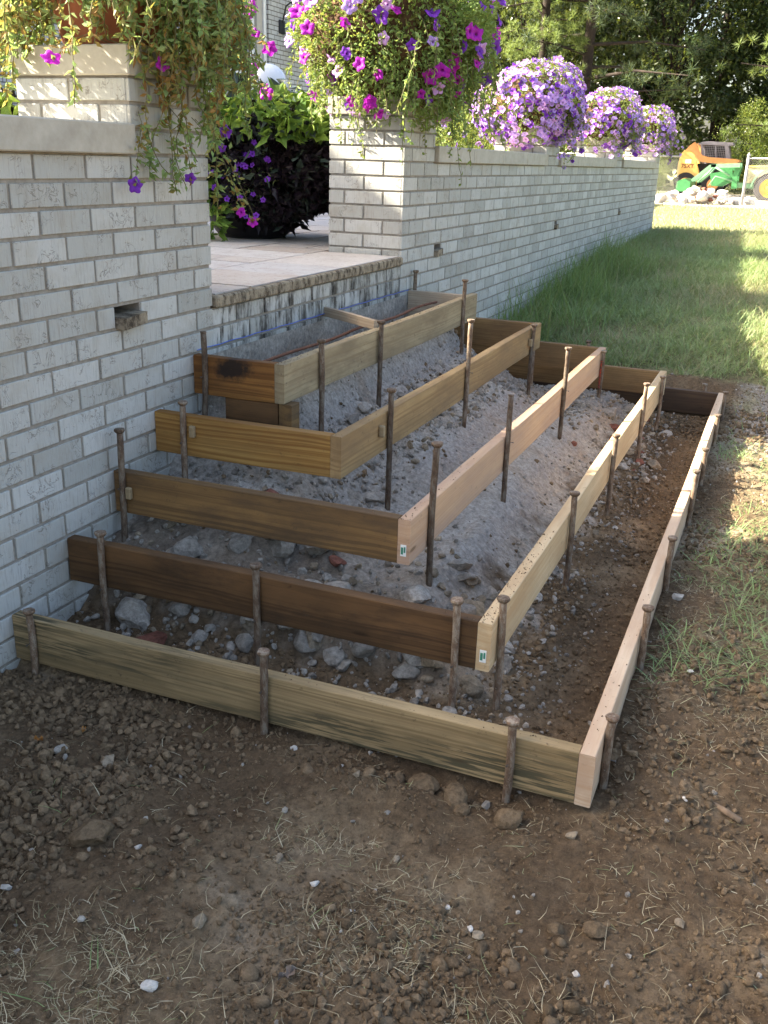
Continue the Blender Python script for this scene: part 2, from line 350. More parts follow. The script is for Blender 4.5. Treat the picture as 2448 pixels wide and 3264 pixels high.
M_ORANGE = flat('orange_paint', (.68, .32, .11), .45, .12, 6); M_YEL = flat('yellow_paint', (.80, .50, .14), .45, .1, 6); M_GREYM = flat('grey_steel', (.25, .23, .25), .5, .1, 8)
M_GREEN = flat('green_paint', (.05, .19, .07), .4, .15, 6); M_GREENL = flat('worn_green_paint', (.14, .28, .16), .4, .2, 6); M_BLK = flat('black_rubber', (.03, .028, .028), .8, .3, 20)
M_RIM = flat('yellow_rim', (.62, .38, .03), .45, .1, 10); M_TEXT = flat('dark_red_lettering', (.22, .05, .03), .6, .1, 10); M_ENG = flat('engine_metal', (.42, .37, .24), .6, .4, 12)
M_GALV = flat('galvanised_steel', (.30, .30, .29), .5, .15, 20, .3); M_RECESS_SHADE = flat('baked_recess_shade', (.05, .042, .035), .95, .3, 30)  # near-black tone paints in the shade at the back of the vent holes

# ------------------------------------------------------------------ terrain
XK = [1.6949, 1.3628, 1.0368, .7052, .3705]; YN = [0, .2579, .5041, .7434, .9932]; YF = [4.1689, 3.9122, 3.6548, 3.409, 3.1833]
ZK = [0, .1472, .2968, .4415, .5938]; TH, HH = .038, .140
def lev(x, y):
    s = (1.6949-x)/.3311; sn = y/.2483; sf = (4.1689-y)/.2464
    return np.minimum(np.minimum(s, sn), sf), s, sn, sf
def H(x, y, fine=True):
    x = np.asarray(x, float); y = np.asarray(y, float)
    out = np.interp(y, [-5, 3.7, 4.15, 4.5, 5.0, 5.7, 6.6, 7.4, 8.2, 9.2, 10.8, 12.8, 28, 80, 400], [-.17, -.165, -.09, -.03, .05, .13, .17, .215, .255, .30, .35, .41, .43, .6, 1.0])
    out = out+.04*sst(x, 1.5, 1.75)*(1-sst(y, 3.5, 4.5))*sst(y, -.3, .4)
    L, s, sn, sf = lev(x, y)
    ins = np.interp(L, [0, .9, 1.2, 1.6, 2.0, 2.5, 3.0, 3.6, 4.0, 4.1, 4.3, 5.0], [-.16, -.135, -.12, -.04, .055, .12, .20, .25, .29, .32, .44, .455])
    dip = .11*sst(x, .4, .6)*(1-sst(np.minimum(y-.9, 3.35-y), .25, .75))*np.clip(np.minimum((L-1.9), (4-L))*1.5, 0, 1)
    ins = ins-dip
    inn = sst(L, -.02, .12)
    z = out*(1-inn)+ins*inn
    near = (1-sst(np.hypot(x-1.5, y-1), 4, 8))
    fg = near*(1-inn)
    z = z+fg*(.075*fbm(x*2.3, y*2.3, 3, 2)*sst(-y, -.1, .5)+.05*fbm(x*7, y*7, 5, 3))
    # moundlets of dug soil in front of the lowest board and behind the far end
    z = z+.035*np.exp(-((x-1.15)**2/.12+(y+.12)**2/.006))*(1-inn)+.02*np.exp(-((x-1.82)**2/.01+(y-.4)**2/.6))*(1-inn)
    z = z+.07*np.exp(-((x-1.55)**2/.12+(y-4.42)**2/.02))
    z = z+inn*(.012*fbm(x*45, y*45, 18, 3)*sst(L, 1.1, 1.5)+.045*fbm(x*9, y*9, 8, 3)+.055*fbm(x*4, y*4, 12, 2)*sst(L, 1.2, 2))
    rub = inn*(sst(L, 2.95, 3.1)*(1-sst(L, 3.95, 4.1)))
    z = z+rub*.05*fbm(x*20, y*20, 21, 2)
    if fine: z = z+near*(.016*fbm(x*38, y*38, 31, 3)+.010*fbm(x*105, y*105, 37, 2))
    z = z+.25*fbm(x*.08, y*.08, 77, 2)*sst(y, 30, 60)
    return z
def axis(parts):
    a = []
    for lo, hi, st in parts: a.append(np.arange(lo, hi-1e-9, st))
    return np.concatenate(a+[[parts[-1][1]]])
gx = axis([(-300, -20, 40), (-20, -2, 2.0), (-2, -.05, .3), (-.05, 2.4, .0095), (2.4, 3.6, .04), (3.6, 8, .3), (8, 24, 2), (24, 300, 40)])
gy = axis([(-60, -6, 9), (-6, -1.6, .3), (-1.6, -1.2, .04), (-1.2, 1.4, .0095), (1.4, 4.8, .014), (4.8, 9, .06), (9, 32, .35), (32, 60, 3), (60, 420, 30)])
GX, GY = np.meshgrid(gx, gy); gz = H(GX, GY)
L, s_, sn_, sf_ = lev(GX, GY)
n1 = fbm(GX*6, GY*6, 51, 4); n2 = fbm(GX*25, GY*25, 52, 3); n3 = fbm(GX*1.7, GY*1.7, 53, 3)
def lerpc(a, b, t): return a*(1-t[..., None])+b*t[..., None]
one = np.ones(GX.shape+(3,))
cdry = one*np.array([.235, .172, .104]); cdk = one*np.array([.112, .076, .044]); cgr = one*np.array([.42, .39, .345]); cgrv = one*np.array([.29, .255, .215]); cgrs = one*np.array([.18, .18, .09])
c = lerpc(cdk, cdry, np.clip(.42+n3*2.6+n1*1.3+n2*.7, 0, 1))
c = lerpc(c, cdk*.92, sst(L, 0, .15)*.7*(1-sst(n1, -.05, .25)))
c = lerpc(c, one*np.array([.27, .225, .165]), sst(n3+n1*.4, .04, .2)*.7*(L < 0))
ybias = sst(GY, .35, .8)*(1-sst(GY, 3.3, 3.8))
gm = sst(L+n1*1.0+n2*.5, 1.15, 1.55)*(.30+.70*sst(GY+n1*.8, .50, .95)*(1-.5*sst(GY+n1, 3.0, 3.4)))*(L > 0)
c = lerpc(c, cgr, np.clip(gm, 0, 1)*(.86+.3*n2))
c = lerpc(c, one*np.array([.30, .23, .16]), sst(n1, .12, .3)*np.clip(gm, 0, 1)*.5)
gv = sst(GX, 1.72, 1.85)*sst(GY+n1, 3.2, 3.7)*(1-sst(GY+n1, 4.3, 4.9)); c = lerpc(c, cgrv, gv*.8)
c = lerpc(c, cgrs, sst(GY+n1*1.2, 4.25, 4.9)*.9); c = lerpc(c, one*np.array([.36, .36, .19]), sst(GY, 12.5, 14)*.9)  # ground past the wall end lightened: sunlit brightness put into the colour
gpat = sst(GX+n1*.5, 1.75, 2.0)*(1-gv)*sst(GY, .2, 1); c = lerpc(c, one*np.array([.17, .145, .085]), gpat*.5*(GY < 4.3))
c = lerpc(c, one*np.array([.52, .46, .38]), sst(GY+n1, 23.5, 24.6)*(1-sst(GY, 36, 40)))
nx, ny = len(gx), len(gy)
ii = (np.arange(ny-1)[:, None]*nx+np.arange(nx-1)[None, :]).ravel()
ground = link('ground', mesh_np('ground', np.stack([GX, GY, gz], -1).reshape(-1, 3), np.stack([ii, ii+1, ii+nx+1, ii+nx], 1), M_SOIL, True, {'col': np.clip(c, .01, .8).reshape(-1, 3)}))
tag(ground, 'bare brown soil turning to lawn further back', kind='structure')

# ------------------------------------------------------------------ brickwork
CH = .0741; Z0 = .891-CH*20      # a bed joint
BL = .2172; JT = .0108
def courses(z0, z1):
    k0 = int(math.floor((z0-Z0)/CH+1e-6)); out = []
    k = k0
    while Z0+k*CH < z1-1e-6: out.append((k, Z0+k*CH, min(Z0+(k+1)*CH, z1))); k += 1
    return out
def lay(mb, mo, ax, plane, sgn, u0, u1, z0, z1, phase=0.0, holes=(), split=None):
    """brick skin on the plane ax=plane facing sgn, u is the other horizontal axis"""
    dep = .012
    for k, a, b in courses(z0, z1):
        if split: js = [u0]+[u0+(u1-u0)*t for t in split[k % 2]]+[u1]
        else:
            o = phase+(BL/2 if k % 2 else 0)+.006*math.sin(k*2.3); first = math.ceil((u0-o)/BL)
            js = [u0]+[o+i*BL for i in range(first, first+int((u1-u0)/BL)+2) if u0+.03 < o+i*BL < u1-.03]+[u1]
        for i in range(len(js)-1):
            segs = [(js[i], js[i+1])]
            for (h0, h1, hk) in holes:
                if hk == k:
                    ns = []
                    for p0, p1 in segs:
                        if h1 <= p0 or h0 >= p1: ns.append((p0, p1)); continue
                        if h0-p0 > .02: ns.append((p0, h0))
                        if p1-h1 > .02: ns.append((h1, p1))
                    segs = ns
            for p0, p1 in segs:
                r = random.random(); pj = plane+sgn*random.uniform(-.0012, .0016); jj = JT/2
                q0 = p0+(jj if p0 != u0 else 0); q1 = p1-(jj if p1 != u1 else 0)
                jz = random.uniform(-.0008, .0008)
                lo = [0, q0, a+jj+jz] if ax == 0 else [q0, 0, a+jj+jz]; hi = [0, q1, b-jj+jz] if ax == 0 else [q1, 0, b-jj+jz]
                d0, d1 = sorted((pj, plane-sgn*dep)); lo[ax] = d0; hi[ax] = d1
                mb.box(lo, hi, r, .0018)
def backing(mo, ax, plane, sgn, u0, u1, z0, z1, holes=(), thick=.20):
    """solid core set back behind the brick faces, split round the open holes"""
    rec = .006; d0, d1 = sorted((plane-sgn*rec, plane-sgn*thick))
    rects = [(u0, u1, z0, z1)]
    for h0, h1, hk in holes:
        a = Z0+hk*CH+JT/2; b = Z0+(hk+1)*CH-JT/2; nr = []
        for (p0, p1, q0, q1) in rects:
            if h1 <= p0 or h0 >= p1 or b <= q0 or a >= q1: nr.append((p0, p1, q0, q1)); continue
            nr += [(p0, h0, q0, q1), (h1, p1, q0, q1), (h0, h1, q0, a), (h0, h1, b, q1)]
        rects = nr
    for (p0, p1, q0, q1) in rects:
        lo = [0, p0, q0] if ax == 0 else [p0, 0, q0]; hi = [0, p1, q1] if ax == 0 else [p1, 0, q1]
        lo[ax] = d0; hi[ax] = d1; mo.box(lo, hi, random.random())

ZC = Z0+CH*25       # 1.2615 cap underside
ZCT = 1.350; ZP = Z0+CH*28     # 1.4838 top of pier brickwork
HK = 18             # course with the vent holes
def capstones(root, y0, y1):
    n = max(1, round((y1-y0)/.62)); st = (y1-y0)/n
    for i in range(n):
        mb = MB(); mb.box((-.345, y0+i*st+.002, ZC+.001), (.024, y0+(i+1)*st-.002, ZCT), random.random(), .004); mb.build('capstone', M_LIME, root)
def pier(root, y0, y1, zbase, front=True):
    """pier above the wall cap; below it the wall face runs on flush"""
    mb = MB(); mo = MB(); sp = [[.22, .755], [.49]]
    zb = ZC if zbase is None else zbase
    lay(mb, mo, 1, y0, -1, -.43, -.0125, zb, ZP, split=sp); lay(mb, mo, 0, 0, 1, y0, y1, ZC, ZP, phase=y0)
    lay(mb, mo, 1, y1, 1, -.43, -.0125, zb if zbase is None else zbase, ZP, split=sp); lay(mb, mo, 0, -.43, -1, y0+.0125, y1-.0125, zb, ZP, phase=y0)
    p = mb.build('pier', M_BRICK, root)
    mo.box((-.424, y0+.006, zb), (-.006, y1-.006, ZP+.0005), .5); mo.build('mortar', M_MORTAR, p)
    mb = MB(); mb.box((-.437, y0-.010, ZP+.002), (.010, y1+.010, ZP+.088), .5, .004); mb.build('pier_cap', M_LIME, p)

left = empty('garden_wall', (0, 0, 0), 'white brick garden wall at the left with limestone cap, behind the ends of the boards', 'wall')
holesL = [(.572, .704, HK)]
mb = MB(); mo = MB()
lay(mb, mo, 0, 0, 1, -3.2, 1.138, -.26, ZC, phase=.159-BL/2, holes=holesL)
lay(mb, mo, 1, 1.138, 1, -.43, -.0125, .76, ZC, split=[[.22, .755], [.49]])
mb.build('brick_face', M_BRICK, left)
backing(mo, 0, 0, 1, -3.2, 1.132, -.30, ZC, holesL, .30); mo.box((-.424, .70, .70), (-.301, 1.132, ZC), .5); mo.build('mortar', M_MORTAR, left)
capstones(left, -3.2, .700)
pier(left, .706, 1.138, None)
def vent(root, y0, y1, stub=.5, out=.035, big=True):
    a = Z0+HK*CH+JT/2; b = a+CH-JT
    mb = MB(); mb.box((-.30, y0-.004, a-.004), (-.11, y1+.004, b+.004)); mb.build('vent_recess', M_RECESS_SHADE, root)
    mb = MB(); z1 = a+(b-a)*stub
    mb.add([(-.11, y0+.002, a-.002), (out, y0+.004, a-.006), (out*.75, y1-.002, a), (-.11, y1-.002, a), (-.11, y0+.002, z1), (out, y0+.006, z1-.002), (out*.8, y1-.004, z1+.006), (-.11, y1-.002, z1+.004)],
           [[0, 1, 5, 4], [1, 2, 6, 5], [2, 3, 7, 6], [4, 5, 6, 7], [3, 0, 4, 7], [0, 3, 2, 1]])
    mb.build('vent_stone', M_EDGE, root)
vent(left, .572, .704)

right = empty('garden_wall', (0, 3.03, 0), 'long white brick garden wall at the right of the opening, with five limestone-capped piers', 'wall')
right.location = (0, 0, 0)
holesR = [(3.575, 3.68, HK), (6.68, 6.78, HK), (9.97, 10.07, HK)]
PY = [(3.03, 3.50), (6.16, 6.63), (9.40, 9.87), (12.66, 13.13)]
mb = MB(); mo = MB()
lay(mb, mo, 0, 0, 1, 3.03, 13.13, -.26, ZC, phase=3.03+.1, holes=holesR)
lay(mb, mo, 1, 13.13, 1, -.43, -.0125, .0, ZC, split=[[.22, .755], [.49]])
lay(mb, mo, 1, 3.03, -1, -.43, -.0125, .79, ZC, split=[[.22, .755], [.49]])
mb.build('brick_face', M_BRICK, right)
backing(mo, 0, 0, 1, 3.036, 13.124, -.30, ZC, holesR, .30); mo.box((-.424, 3.036, .70), (-.301, 3.49, ZC), .5); mo.build('mortar', M_MORTAR, right)
for i, (a, b) in enumerate(PY):
    pier(right, a, b, None)
    if i < 3: capstones(right, b+.006, PY[i+1][0]-.006)
for a, b, k in holesR: vent(right, a, b, .5, .02)

# landing in the opening
land = empty('stone_landing', (0, 0, 0), 'pale flagstone landing in the opening between the two brick piers', 'landing')
mb = MB(); mo = MB(); lay(mb, mo, 0, -.003, 1, 1.139, 3.029, -.26, .738, phase=1.139+.06); mb.build('brick_riser', M_RISER, land)
mo.box((-.25, 1.139, -.30), (-.010, 3.029, .738)); mo.build('mortar', M_MORTAR, land)
mb = MB(); ys = [1.142, 1.62, 2.17, 2.62, 3.026]
for a, b in zip(ys[:-1], ys[1:]): mb.box((-.44, a+.003, .7395), (.016, b-.003, .783), random.random(), .006)
mb.build('slab_edge', M_EDGE, land)
# thin flag faces over the front course and the courtyard
def rects(x0, x1, y0, y1, d=0):
    w_, h_ = x1-x0, y1-y0
    if (w_ < .62 and h_ < .72 and random.random() < .8) or max(w_, h_) < .42: return [(x0, x1, y0, y1)]
    if w_ > h_*1.15: t = x0+w_*random.uniform(.36, .64); return rects(x0, t, y0, y1)+rects(t, x1, y0, y1)
    t = y0+h_*random.uniform(.36, .64); return rects(x0, x1, y0, t)+rects(x0, x1, t, y1)
random.seed(23)
mb = MB()
for (a, b, cc, dd) in rects(-.45, -.004, 1.16, 3.01)+rects(-3.4, -.45, -.4, 4.4)+rects(-3.4, -.45, 4.4, 9.4):
    j = lambda: random.uniform(-.008, .008)
    g = .005; P = [(a+g+j(), cc+g+j()), (b-g+(0 if b > -.01 else j()), cc+g+j()), (b-g+(0 if b > -.01 else j()), dd-g+j()), (a+g+j(), dd-g+j())]
    z = .7875+random.uniform(-.001, .001); r = random.random()
    mb.add([(x, y, .7835) for x, y in P]+[(x, y, z) for x, y in P], [[4, 5, 6, 7], [0, 1, 5, 4], [1, 2, 6, 5], [2, 3, 7, 6], [3, 0, 4, 7]], rnd=r)
mb.build('flagstones', M_FLAG, land)
mb = MB(); mb.box((-7.0, -8, .60), (-.4405, 13.1, .783)); pv = mb.build('patio', M_JOINT); tag(pv, 'courtyard paving bed behind the brick wall', kind='structure')
# broken old mortar left on the riser inside the top form, and the chalk line
yy = np.linspace(1.06, 3.13, 150); zz = np.linspace(.44, .575, 14); YY, ZZ = np.meshgrid(yy, zz)
XX = .003+.030*np.clip(fbm(YY*9, ZZ*12, 61, 4)+.22, -.2, .6)*(1-sst(ZZ, .50, .585))
i2 = (np.arange(13)[:, None]*150+np.arange(149)[None, :]).ravel()
mp = link('mortar_patch', mesh_np('mortar_patch', np.stack([XX, YY, ZZ], -1).reshape(-1, 3), np.stack([i2, i2+1, i2+151, i2+150], 1), M_STONE, True, {'rnd': (np.clip(.35+fbm(YY*12, ZZ*20, 63, 3), 0, 1)).ravel()}), land)
mb = MB(); P = [(.0035, 1.02+i*.05325, .605-.0002*i+.0015*math.sin(i*1.7)) for i in range(41)]; mb.tube(P, .0016, 5); mb.build('chalk_line', M_BLUE, land)

# ------------------------------------------------------------------ boards
def board(parent, name, mat, x0, y0, z1, L_, along, label=None, h=HH, t=TH, ch=.0022, end=None):
    """board whose lower outer corner line starts at (x0,y0); along 'x' or 'y'; z1 = top"""
    n = max(2, int(L_/.12)); V = []; ph = random.uniform(0, 6)
    prof = [(-t/2+ch, -h/2), (t/2-ch, -h/2), (t/2, -h/2+ch), (t/2, h/2-ch), (t/2-ch, h/2), (-t/2+ch, h/2), (-t/2, h/2-ch), (-t/2, -h/2+ch)]
    for i in range(n+1):
        u = i/n*L_-L_/2; wy = .0022*math.sin(u*2.1+ph)*(1-(2*u/L_)**2); wz = .0018*math.sin(u*3.0+ph)*(1-(2*u/L_)**2)
        for a, b in prof: V.append((u, a+wy, b+wz+random.uniform(-.0004, .0004)))
    Q = [[i*8+k, i*8+(k+1) % 8, (i+1)*8+(k+1) % 8, (i+1)*8+k] for i in range(n) for k in range(8)]
    me = mesh_np(name, V, [np.array(Q), np.array([[7, 6, 5, 4, 3, 2, 1, 0], [n*8+k for k in range(8)]])], mat, False)
    if along == 'x': loc = (x0+L_/2, y0+t/2, z1-h/2); rot = (0, 0, 0)
    else: loc = (x0-t/2, y0+L_/2, z1-h/2); rot = (0, 0, math.pi/2)
    o = link(name, me, parent, loc, rot)
    if label: o['label'] = label
    return o
def smallpart(name, mat, parent, lo, hi, ch=.001):
    mb = MB(); mb.box(lo, hi, .5, ch); return mb.build(name, mat, parent)
forms = []
desc = ['lowest and longest wooden step form, its weathered board nearest the camera',
        'second lowest wooden step form with a dark brown stained near board',
        'middle wooden step form of the five, salmon pine long board and brown near board',
        'second highest wooden step form with honey coloured grained near board',
        'topmost and smallest wooden step form beside the stone landing, black stain on its near board']
near_m = ['green', 'brown', 'tan', 'honey', 'burnt']; long_m = ['pink', 'yellow', 'pink2', 'ochre', 'dusty']; far_m = ['fardark', 'far', 'far', 'far', 'brace']
nl = ['weathered greenish board', 'dark brown stained board', 'brown weathered board', 'honey coloured grained board', 'orange brown board with black stain']
ll = ['fresh pinkish pine board', 'fresh yellow pine board', 'salmon pine board', 'tan board', 'cement dusted board']
fl = ['dark far board', 'tan far board', 'tan far board', 'tan far board', 'pale far board']
for k in range(5):
    f = empty('step_form', (0, YN[k], ZK[k]-HH), desc[k], 'formwork', 'five stepped wooden forms')
    f.location = (0, 0, 0); forms.append(f)
    x, y0, y1, z = XK[k], YN[k], YF[k], ZK[k]
    board(f, 'board', W[near_m[k]], .004, y0, z, x-TH-.005, 'x', nl[k])
    ext = .0 if k < 4 else .07
    board(f, 'board', W[long_m[k]], x, y0, z, y1-y0+ext, 'y', ll[k])
    board(f, 'board', W[far_m[k]], .004, y1-TH+(.0 if k < 4 else .0), z-.001, x-TH-.005, 'x', fl[k])
# stickers on two board ends
for k, dx in ((1, .010), (2, .010)):
    x = XK[k]-TH; z = ZK[k]-.098
    s = smallpart('end_tag', M_TAG, forms[k], (x+dx, YN[k]-.0016, z-.016), (x+dx+.018, YN[k]-.0004, z+.020), .0003); s['label'] = 'white and green paper tag on the board end'
    s2 = smallpart('tag_print', M_TAGG, s, (x+dx+.002, YN[k]-.0026, z-.010), (x+dx+.009, YN[k]-.0018, z+.012), .0002)
    s2 = smallpart('tag_print', M_TAGG, s, (x+dx+.011, YN[k]-.0026, z-.004), (x+dx+.016, YN[k]-.0018, z+.014), .0002)
# short boards that stiffen the top form
f = forms[4]
board(f, 'backing_board', W['brown'], .13, .9965, .4525, .212, 'x', 'dark lower board under the top form')
board(f, 'backing_board', W['tan'], .397, .9965, .4525, .06, 'y', h=.150, t=.05)
b = board(f, 'brace', W['brace'], -.0, 0, 0, .41, 'x', 'pale narrow brace laid across the top form', h=.042, t=.022)
b.location = (.155, 2.005, .606); b.rotation_euler = (0, 0.02, math.radians(-30)); 
mb = MB(); mb.box((0, 0, 0), (.020, .016, .040), .5, .003)
bk = mb.build('wood_block', W['dusty'], forms[3], loc=(XK[3]+.001, 1.05, ZK[3]-.075)); bk2 = inst(bk, forms[3], location=(XK[3]+.001, 3.13, ZK[3]-.09))
bk3 = inst(bk, forms[3], location=(.150, YN[3]-.021, ZK[3]-.070)); bk4 = inst(bk, forms[2], location=(.058, YN[2]-.021, ZK[2]-.085))

# ------------------------------------------------------------------ stakes
def stake(x, y, zt, zb, label, lean=(0, 0), red=False, side='x', head=True, nail=True):
    t = empty('form_stake', (x, y, zb), label, 'stake', 'steel stakes holding the forms'); t.rotation_euler = (lean[1], lean[0], 0)
    h = zt-zb; mb = MB(); n = 12; r = .0104; bx, by = random.uniform(-.004, .004), random.uniform(-.003, .003)
    P = [(0, 0, -.10)]+[(random.uniform(-.0006, .0006)+bx*math.sin(i*.314), random.uniform(-.0006, .0006)+by*math.sin(i*.314), h*i/10) for i in range(11)]
    P[-1] = (0, 0, h-.003); mb.tube(P, [r*.8]+[r*random.uniform(.97, 1.04) for _ in range(11)], n)
    mb.build('shaft', M_STEEL, t, True)
    mb = MB(); jr = [random.uniform(.92, 1.12) for _ in range(14)]
    V = []; prof = [(.0100, h-.012), (.0150, h-.007), (.0172, h-.002), (.0160, h+.003), (.008, h+.0045)] if head else [(.0104, h-.006), (.0116, h-.002), (.0112, h+.001), (.006, h+.0015)]
    ns = 14
    for a, b in prof: V += [(a*jr[k]*math.cos(2*math.pi*k/ns), a*jr[k]*math.sin(2*math.pi*k/ns), b) for k in range(ns)]
    V.append((0, 0, prof[-1][1]+.0003)); c0 = len(V)-1; m_ = len(prof)
    mb.add(V, [[i*ns+k, i*ns+(k+1) % ns, (i+1)*ns+(k+1) % ns, (i+1)*ns+k] for i in range(m_-1) for k in range(ns)], [[c0, (m_-1)*ns+k, (m_-1)*ns+(k+1) % ns] for k in range(ns)])
    mb.build('head', M_STEEL, t)
    if red:
        mb = MB(); mb.tube([(0, 0, h*.22), (0, 0, h*.80)], .0110, 12, False); o = mb.build('red_paint', M_REDP, t, True); o['label'] = 'flaking red paint'
    if nail:
        mb = MB(); zq = h*random.uniform(.42, .55)
        if side == 'x': mb.tube([(.008, .0, zq), (.022, .0, zq)], .0013, 6); mb.tube([(.020, 0, zq), (.022, 0, zq)], .0032, 6)
        else: mb.tube([(0, -.008, zq), (0, -.022, zq)], .0013, 6); mb.tube([(0, -.020, zq), (0, -.022, zq)], .0032, 6)
        mb.build('nail', M_NAIL, t)
    return t
XO = .0115
S = [
 (.078, -XO, .035, -.179, 'short rusty stake at the wall end of the lowest near board', 'y', 1),
 (.838, -XO, .079, -.153, 'rusty stake with flattened head at the middle of the lowest near board', 'y', 1),
 (1.497, -XO, .050, -.175, 'rusty stake near the front corner of the lowest near board', 'y', 1),
 (1.6949+XO, .115, .042, -.160, 'dark stake outside the long pinkish board, closest to the camera', 'x', 1),
 (1.6949+XO, .690, .081, -.121, 'second stake from the camera outside the long pinkish board', 'x', 1),
 (1.6949+XO, 1.30, .081, -.137, 'third stake from the camera outside the long pinkish board', 'x', 1),
 (1.6949+XO, 2.06, .106, -.131, 'fourth stake from the camera outside the long pinkish board, beside the sunlit weeds', 'x', 1),
 (1.6949+XO, 2.60, .059, -.116, 'fifth stake from the camera outside the long pinkish board', 'x', 1),
 (1.6949+XO, 3.37, .046, -.123, 'sixth stake from the camera outside the long pinkish board', 'x', 1),
 (1.6949+XO, 3.95, .052, -.156, 'stake at the far corner of the long pinkish board', 'x', 1),
 (.142, .2579-XO, .195, -.126, 'stake on the dark brown board nearest the brick wall', 'y', 1),
 (.674, .2579-XO, .187, -.121, 'stake at the middle of the dark brown board', 'y', 1),
 (1.270, .2579-XO, .203, -.123, 'stake on the dark brown board next to its green tagged corner', 'y', 1),
 (1.3628+XO, .320, .198, -.126, 'stake outside the yellow pine board at its tagged corner', 'x', 1),
 (1.3628+XO, 1.198, .222, -.144, 'second stake along the yellow pine board', 'x', 1),
 (1.3628+XO, 2.024, .224, -.137, 'third stake along the yellow pine board', 'x', 1),
 (1.3628+XO, 2.89, .272, -.150, 'tall sun-tipped stake, fourth along the yellow pine board', 'x', 1),
 (1.3628+XO, 3.59, .175, -.128, 'last stake at the far corner of the yellow pine board', 'x', 1),
 (.038, .5041-XO, .441, .053, 'tall rusty stake on the middle near board, touching the brick wall', 'y', 1),
 (1.0368+XO, .662, .489, .045, 'tall stake with wide head near the tagged corner of the salmon board', 'x', 1),
 (1.0368+XO, 1.51, .460, .059, 'headless rusty stake at the middle of the salmon board', 'x', 0),
 (1.0368+XO, 2.49, .480, .083, 'tall stake with a sunlit top, third along the salmon board', 'x', 1),
 (1.0368+XO, 3.495, .303, .035, 'stake with flaking red paint at the far corner of the salmon board', 'x', 1),
 (.123, .7434-XO, .490, .227, 'grey stake on the honey coloured near board, next to a small block', 'y', 1),
 (.7052+XO, 1.13, .520, .080, 'stake with a small wood block beside it, first along the tan board', 'x', 1),
 (.7052+XO, 2.02, .641, .223, 'tall stake with a sunlit head at the middle of the tan board', 'x', 1),
 (.7052+XO, 3.18, .462, .080, 'stake at the far end of the tan board', 'x', 1),
 (.051, .9932-XO, .682, .391, 'stake on the near board of the top form, by the wall', 'y', 0),
 (.3705+XO, 1.267, .638, .298, 'first stake along the cement dusted board of the top form', 'x', 1),
 (.3705+XO, 1.835, .632, .281, 'middle stake on the cement dusted board, at the pale brace', 'x', 1),
 (.3705+XO, 2.99, .692, .290, 'tall far stake on the cement dusted board of the top form', 'x', 1),
 (1.57, 4.1689+XO, .040, -.12, 'stake behind the dark far board of the lowest form', 'y', 1),
 (.93, 3.6548+XO, .321, -.02, 'stake behind the far board of the middle form, in front of the grass', 'y', 1),
 (.030, 3.1833+XO, .697, .38, 'stake behind the far board of the top form, against the brick wall', 'y', 1),
 (.672, 3.409+XO, .40, .00, 'stake behind the far board of the second highest form', 'y', 1),
]
random.seed(5)
for x, y, zt, zb, lb, sd_, hd in S:
    ln = (random.uniform(-.012, .020), random.uniform(-.015, .015))
    stake(x, y, zt, zb, lb, ln, 'red paint' in lb, sd_, bool(hd), random.random() < .8)
# rebar lying in the top form
mb = MB(); P = [(.205+.004*math.sin(i), 1.04+i*.1, .560+.004*math.sin(i*.8)) for i in range(21)]; mb.tube(P, .0065, 8)
o = mb.build('rebar', M_REBAR, None, True); tag(o, 'thin rusty steel bar lying lengthways in the top form', 'rebar')

# ------------------------------------------------------------------ rocks
def icos(sub):
    import bmesh
    bm = bmesh.new(); bmesh.ops.create_icosphere(bm, subdivisions=sub, radius=1.0)
    V = np.array([v.co[:] for v in bm.verts]); F = np.array([[v.index for v in f.verts] for f in bm.faces]); bm.free(); return V, F
ICO1, ICO2, ICO3 = icos(1), icos(2), icos(3)
def rockv(V, r, nc=9, lo=.5, hi=.85, jit=.06):
    V = V.copy()
    for _ in range(nc):
        d = r.normal(size=3); d /= np.linalg.norm(d); o = r.uniform(lo, hi); t = np.maximum(0, V@d-o); V -= t[:, None]*d
    return V+r.normal(size=V.shape)*jit
CHM = {}
for key, mt in (('grey', M_STONE), ('tan', M_STONE_T), ('red', M_REDBR), ('pale', M_PALE)):
    CHM[key] = []
    for i in range(6):
        r = np.random.default_rng(100+i); v = rockv(ICO3[0], r, 11, .45, .85, .012)
        v *= np.array([1, .8, .62]); CHM[key].append(mesh_np('concrete_chunk', v, ICO3[1], mt, False, {'rnd': np.full(len(v), .2+.12*i)}))
CLM = []
for i in range(4):
    r = np.random.default_rng(200+i); v = rockv(ICO3[0], r, 5, .7, .95, .02); v = v*(1+.35*fbm(v[:, 0]*3+9, v[:, 1]*3+v[:, 2]*4.3, 6, 4))[:, None]; CLM.append(mesh_np('soil_lump', v*np.array([1, .9, .7]), ICO3[1], M_CLOD, False, {'rnd': np.full(len(v), .35+.1*i)}))
def chunk(name, x, y, s, kind, label, cat, group=None, dz=.25, flatten=1.0, rz=None, z=None):
    me = random.choice(CLM if kind == 'clod' else CHM[kind])
    zz_ = float(H(x, y)) if z is None else z
    o = link(name, me, None, (x, y, zz_+s*dz), (random.uniform(-.4, .4), random.uniform(-.4, .4), random.uniform(0, 6.28) if rz is None else rz), (s*random.uniform(.85, 1.15), s*random.uniform(.85, 1.15), s*random.uniform(.8, 1.1)*flatten))
    return tag(o, label, cat, group)
random.seed(11)

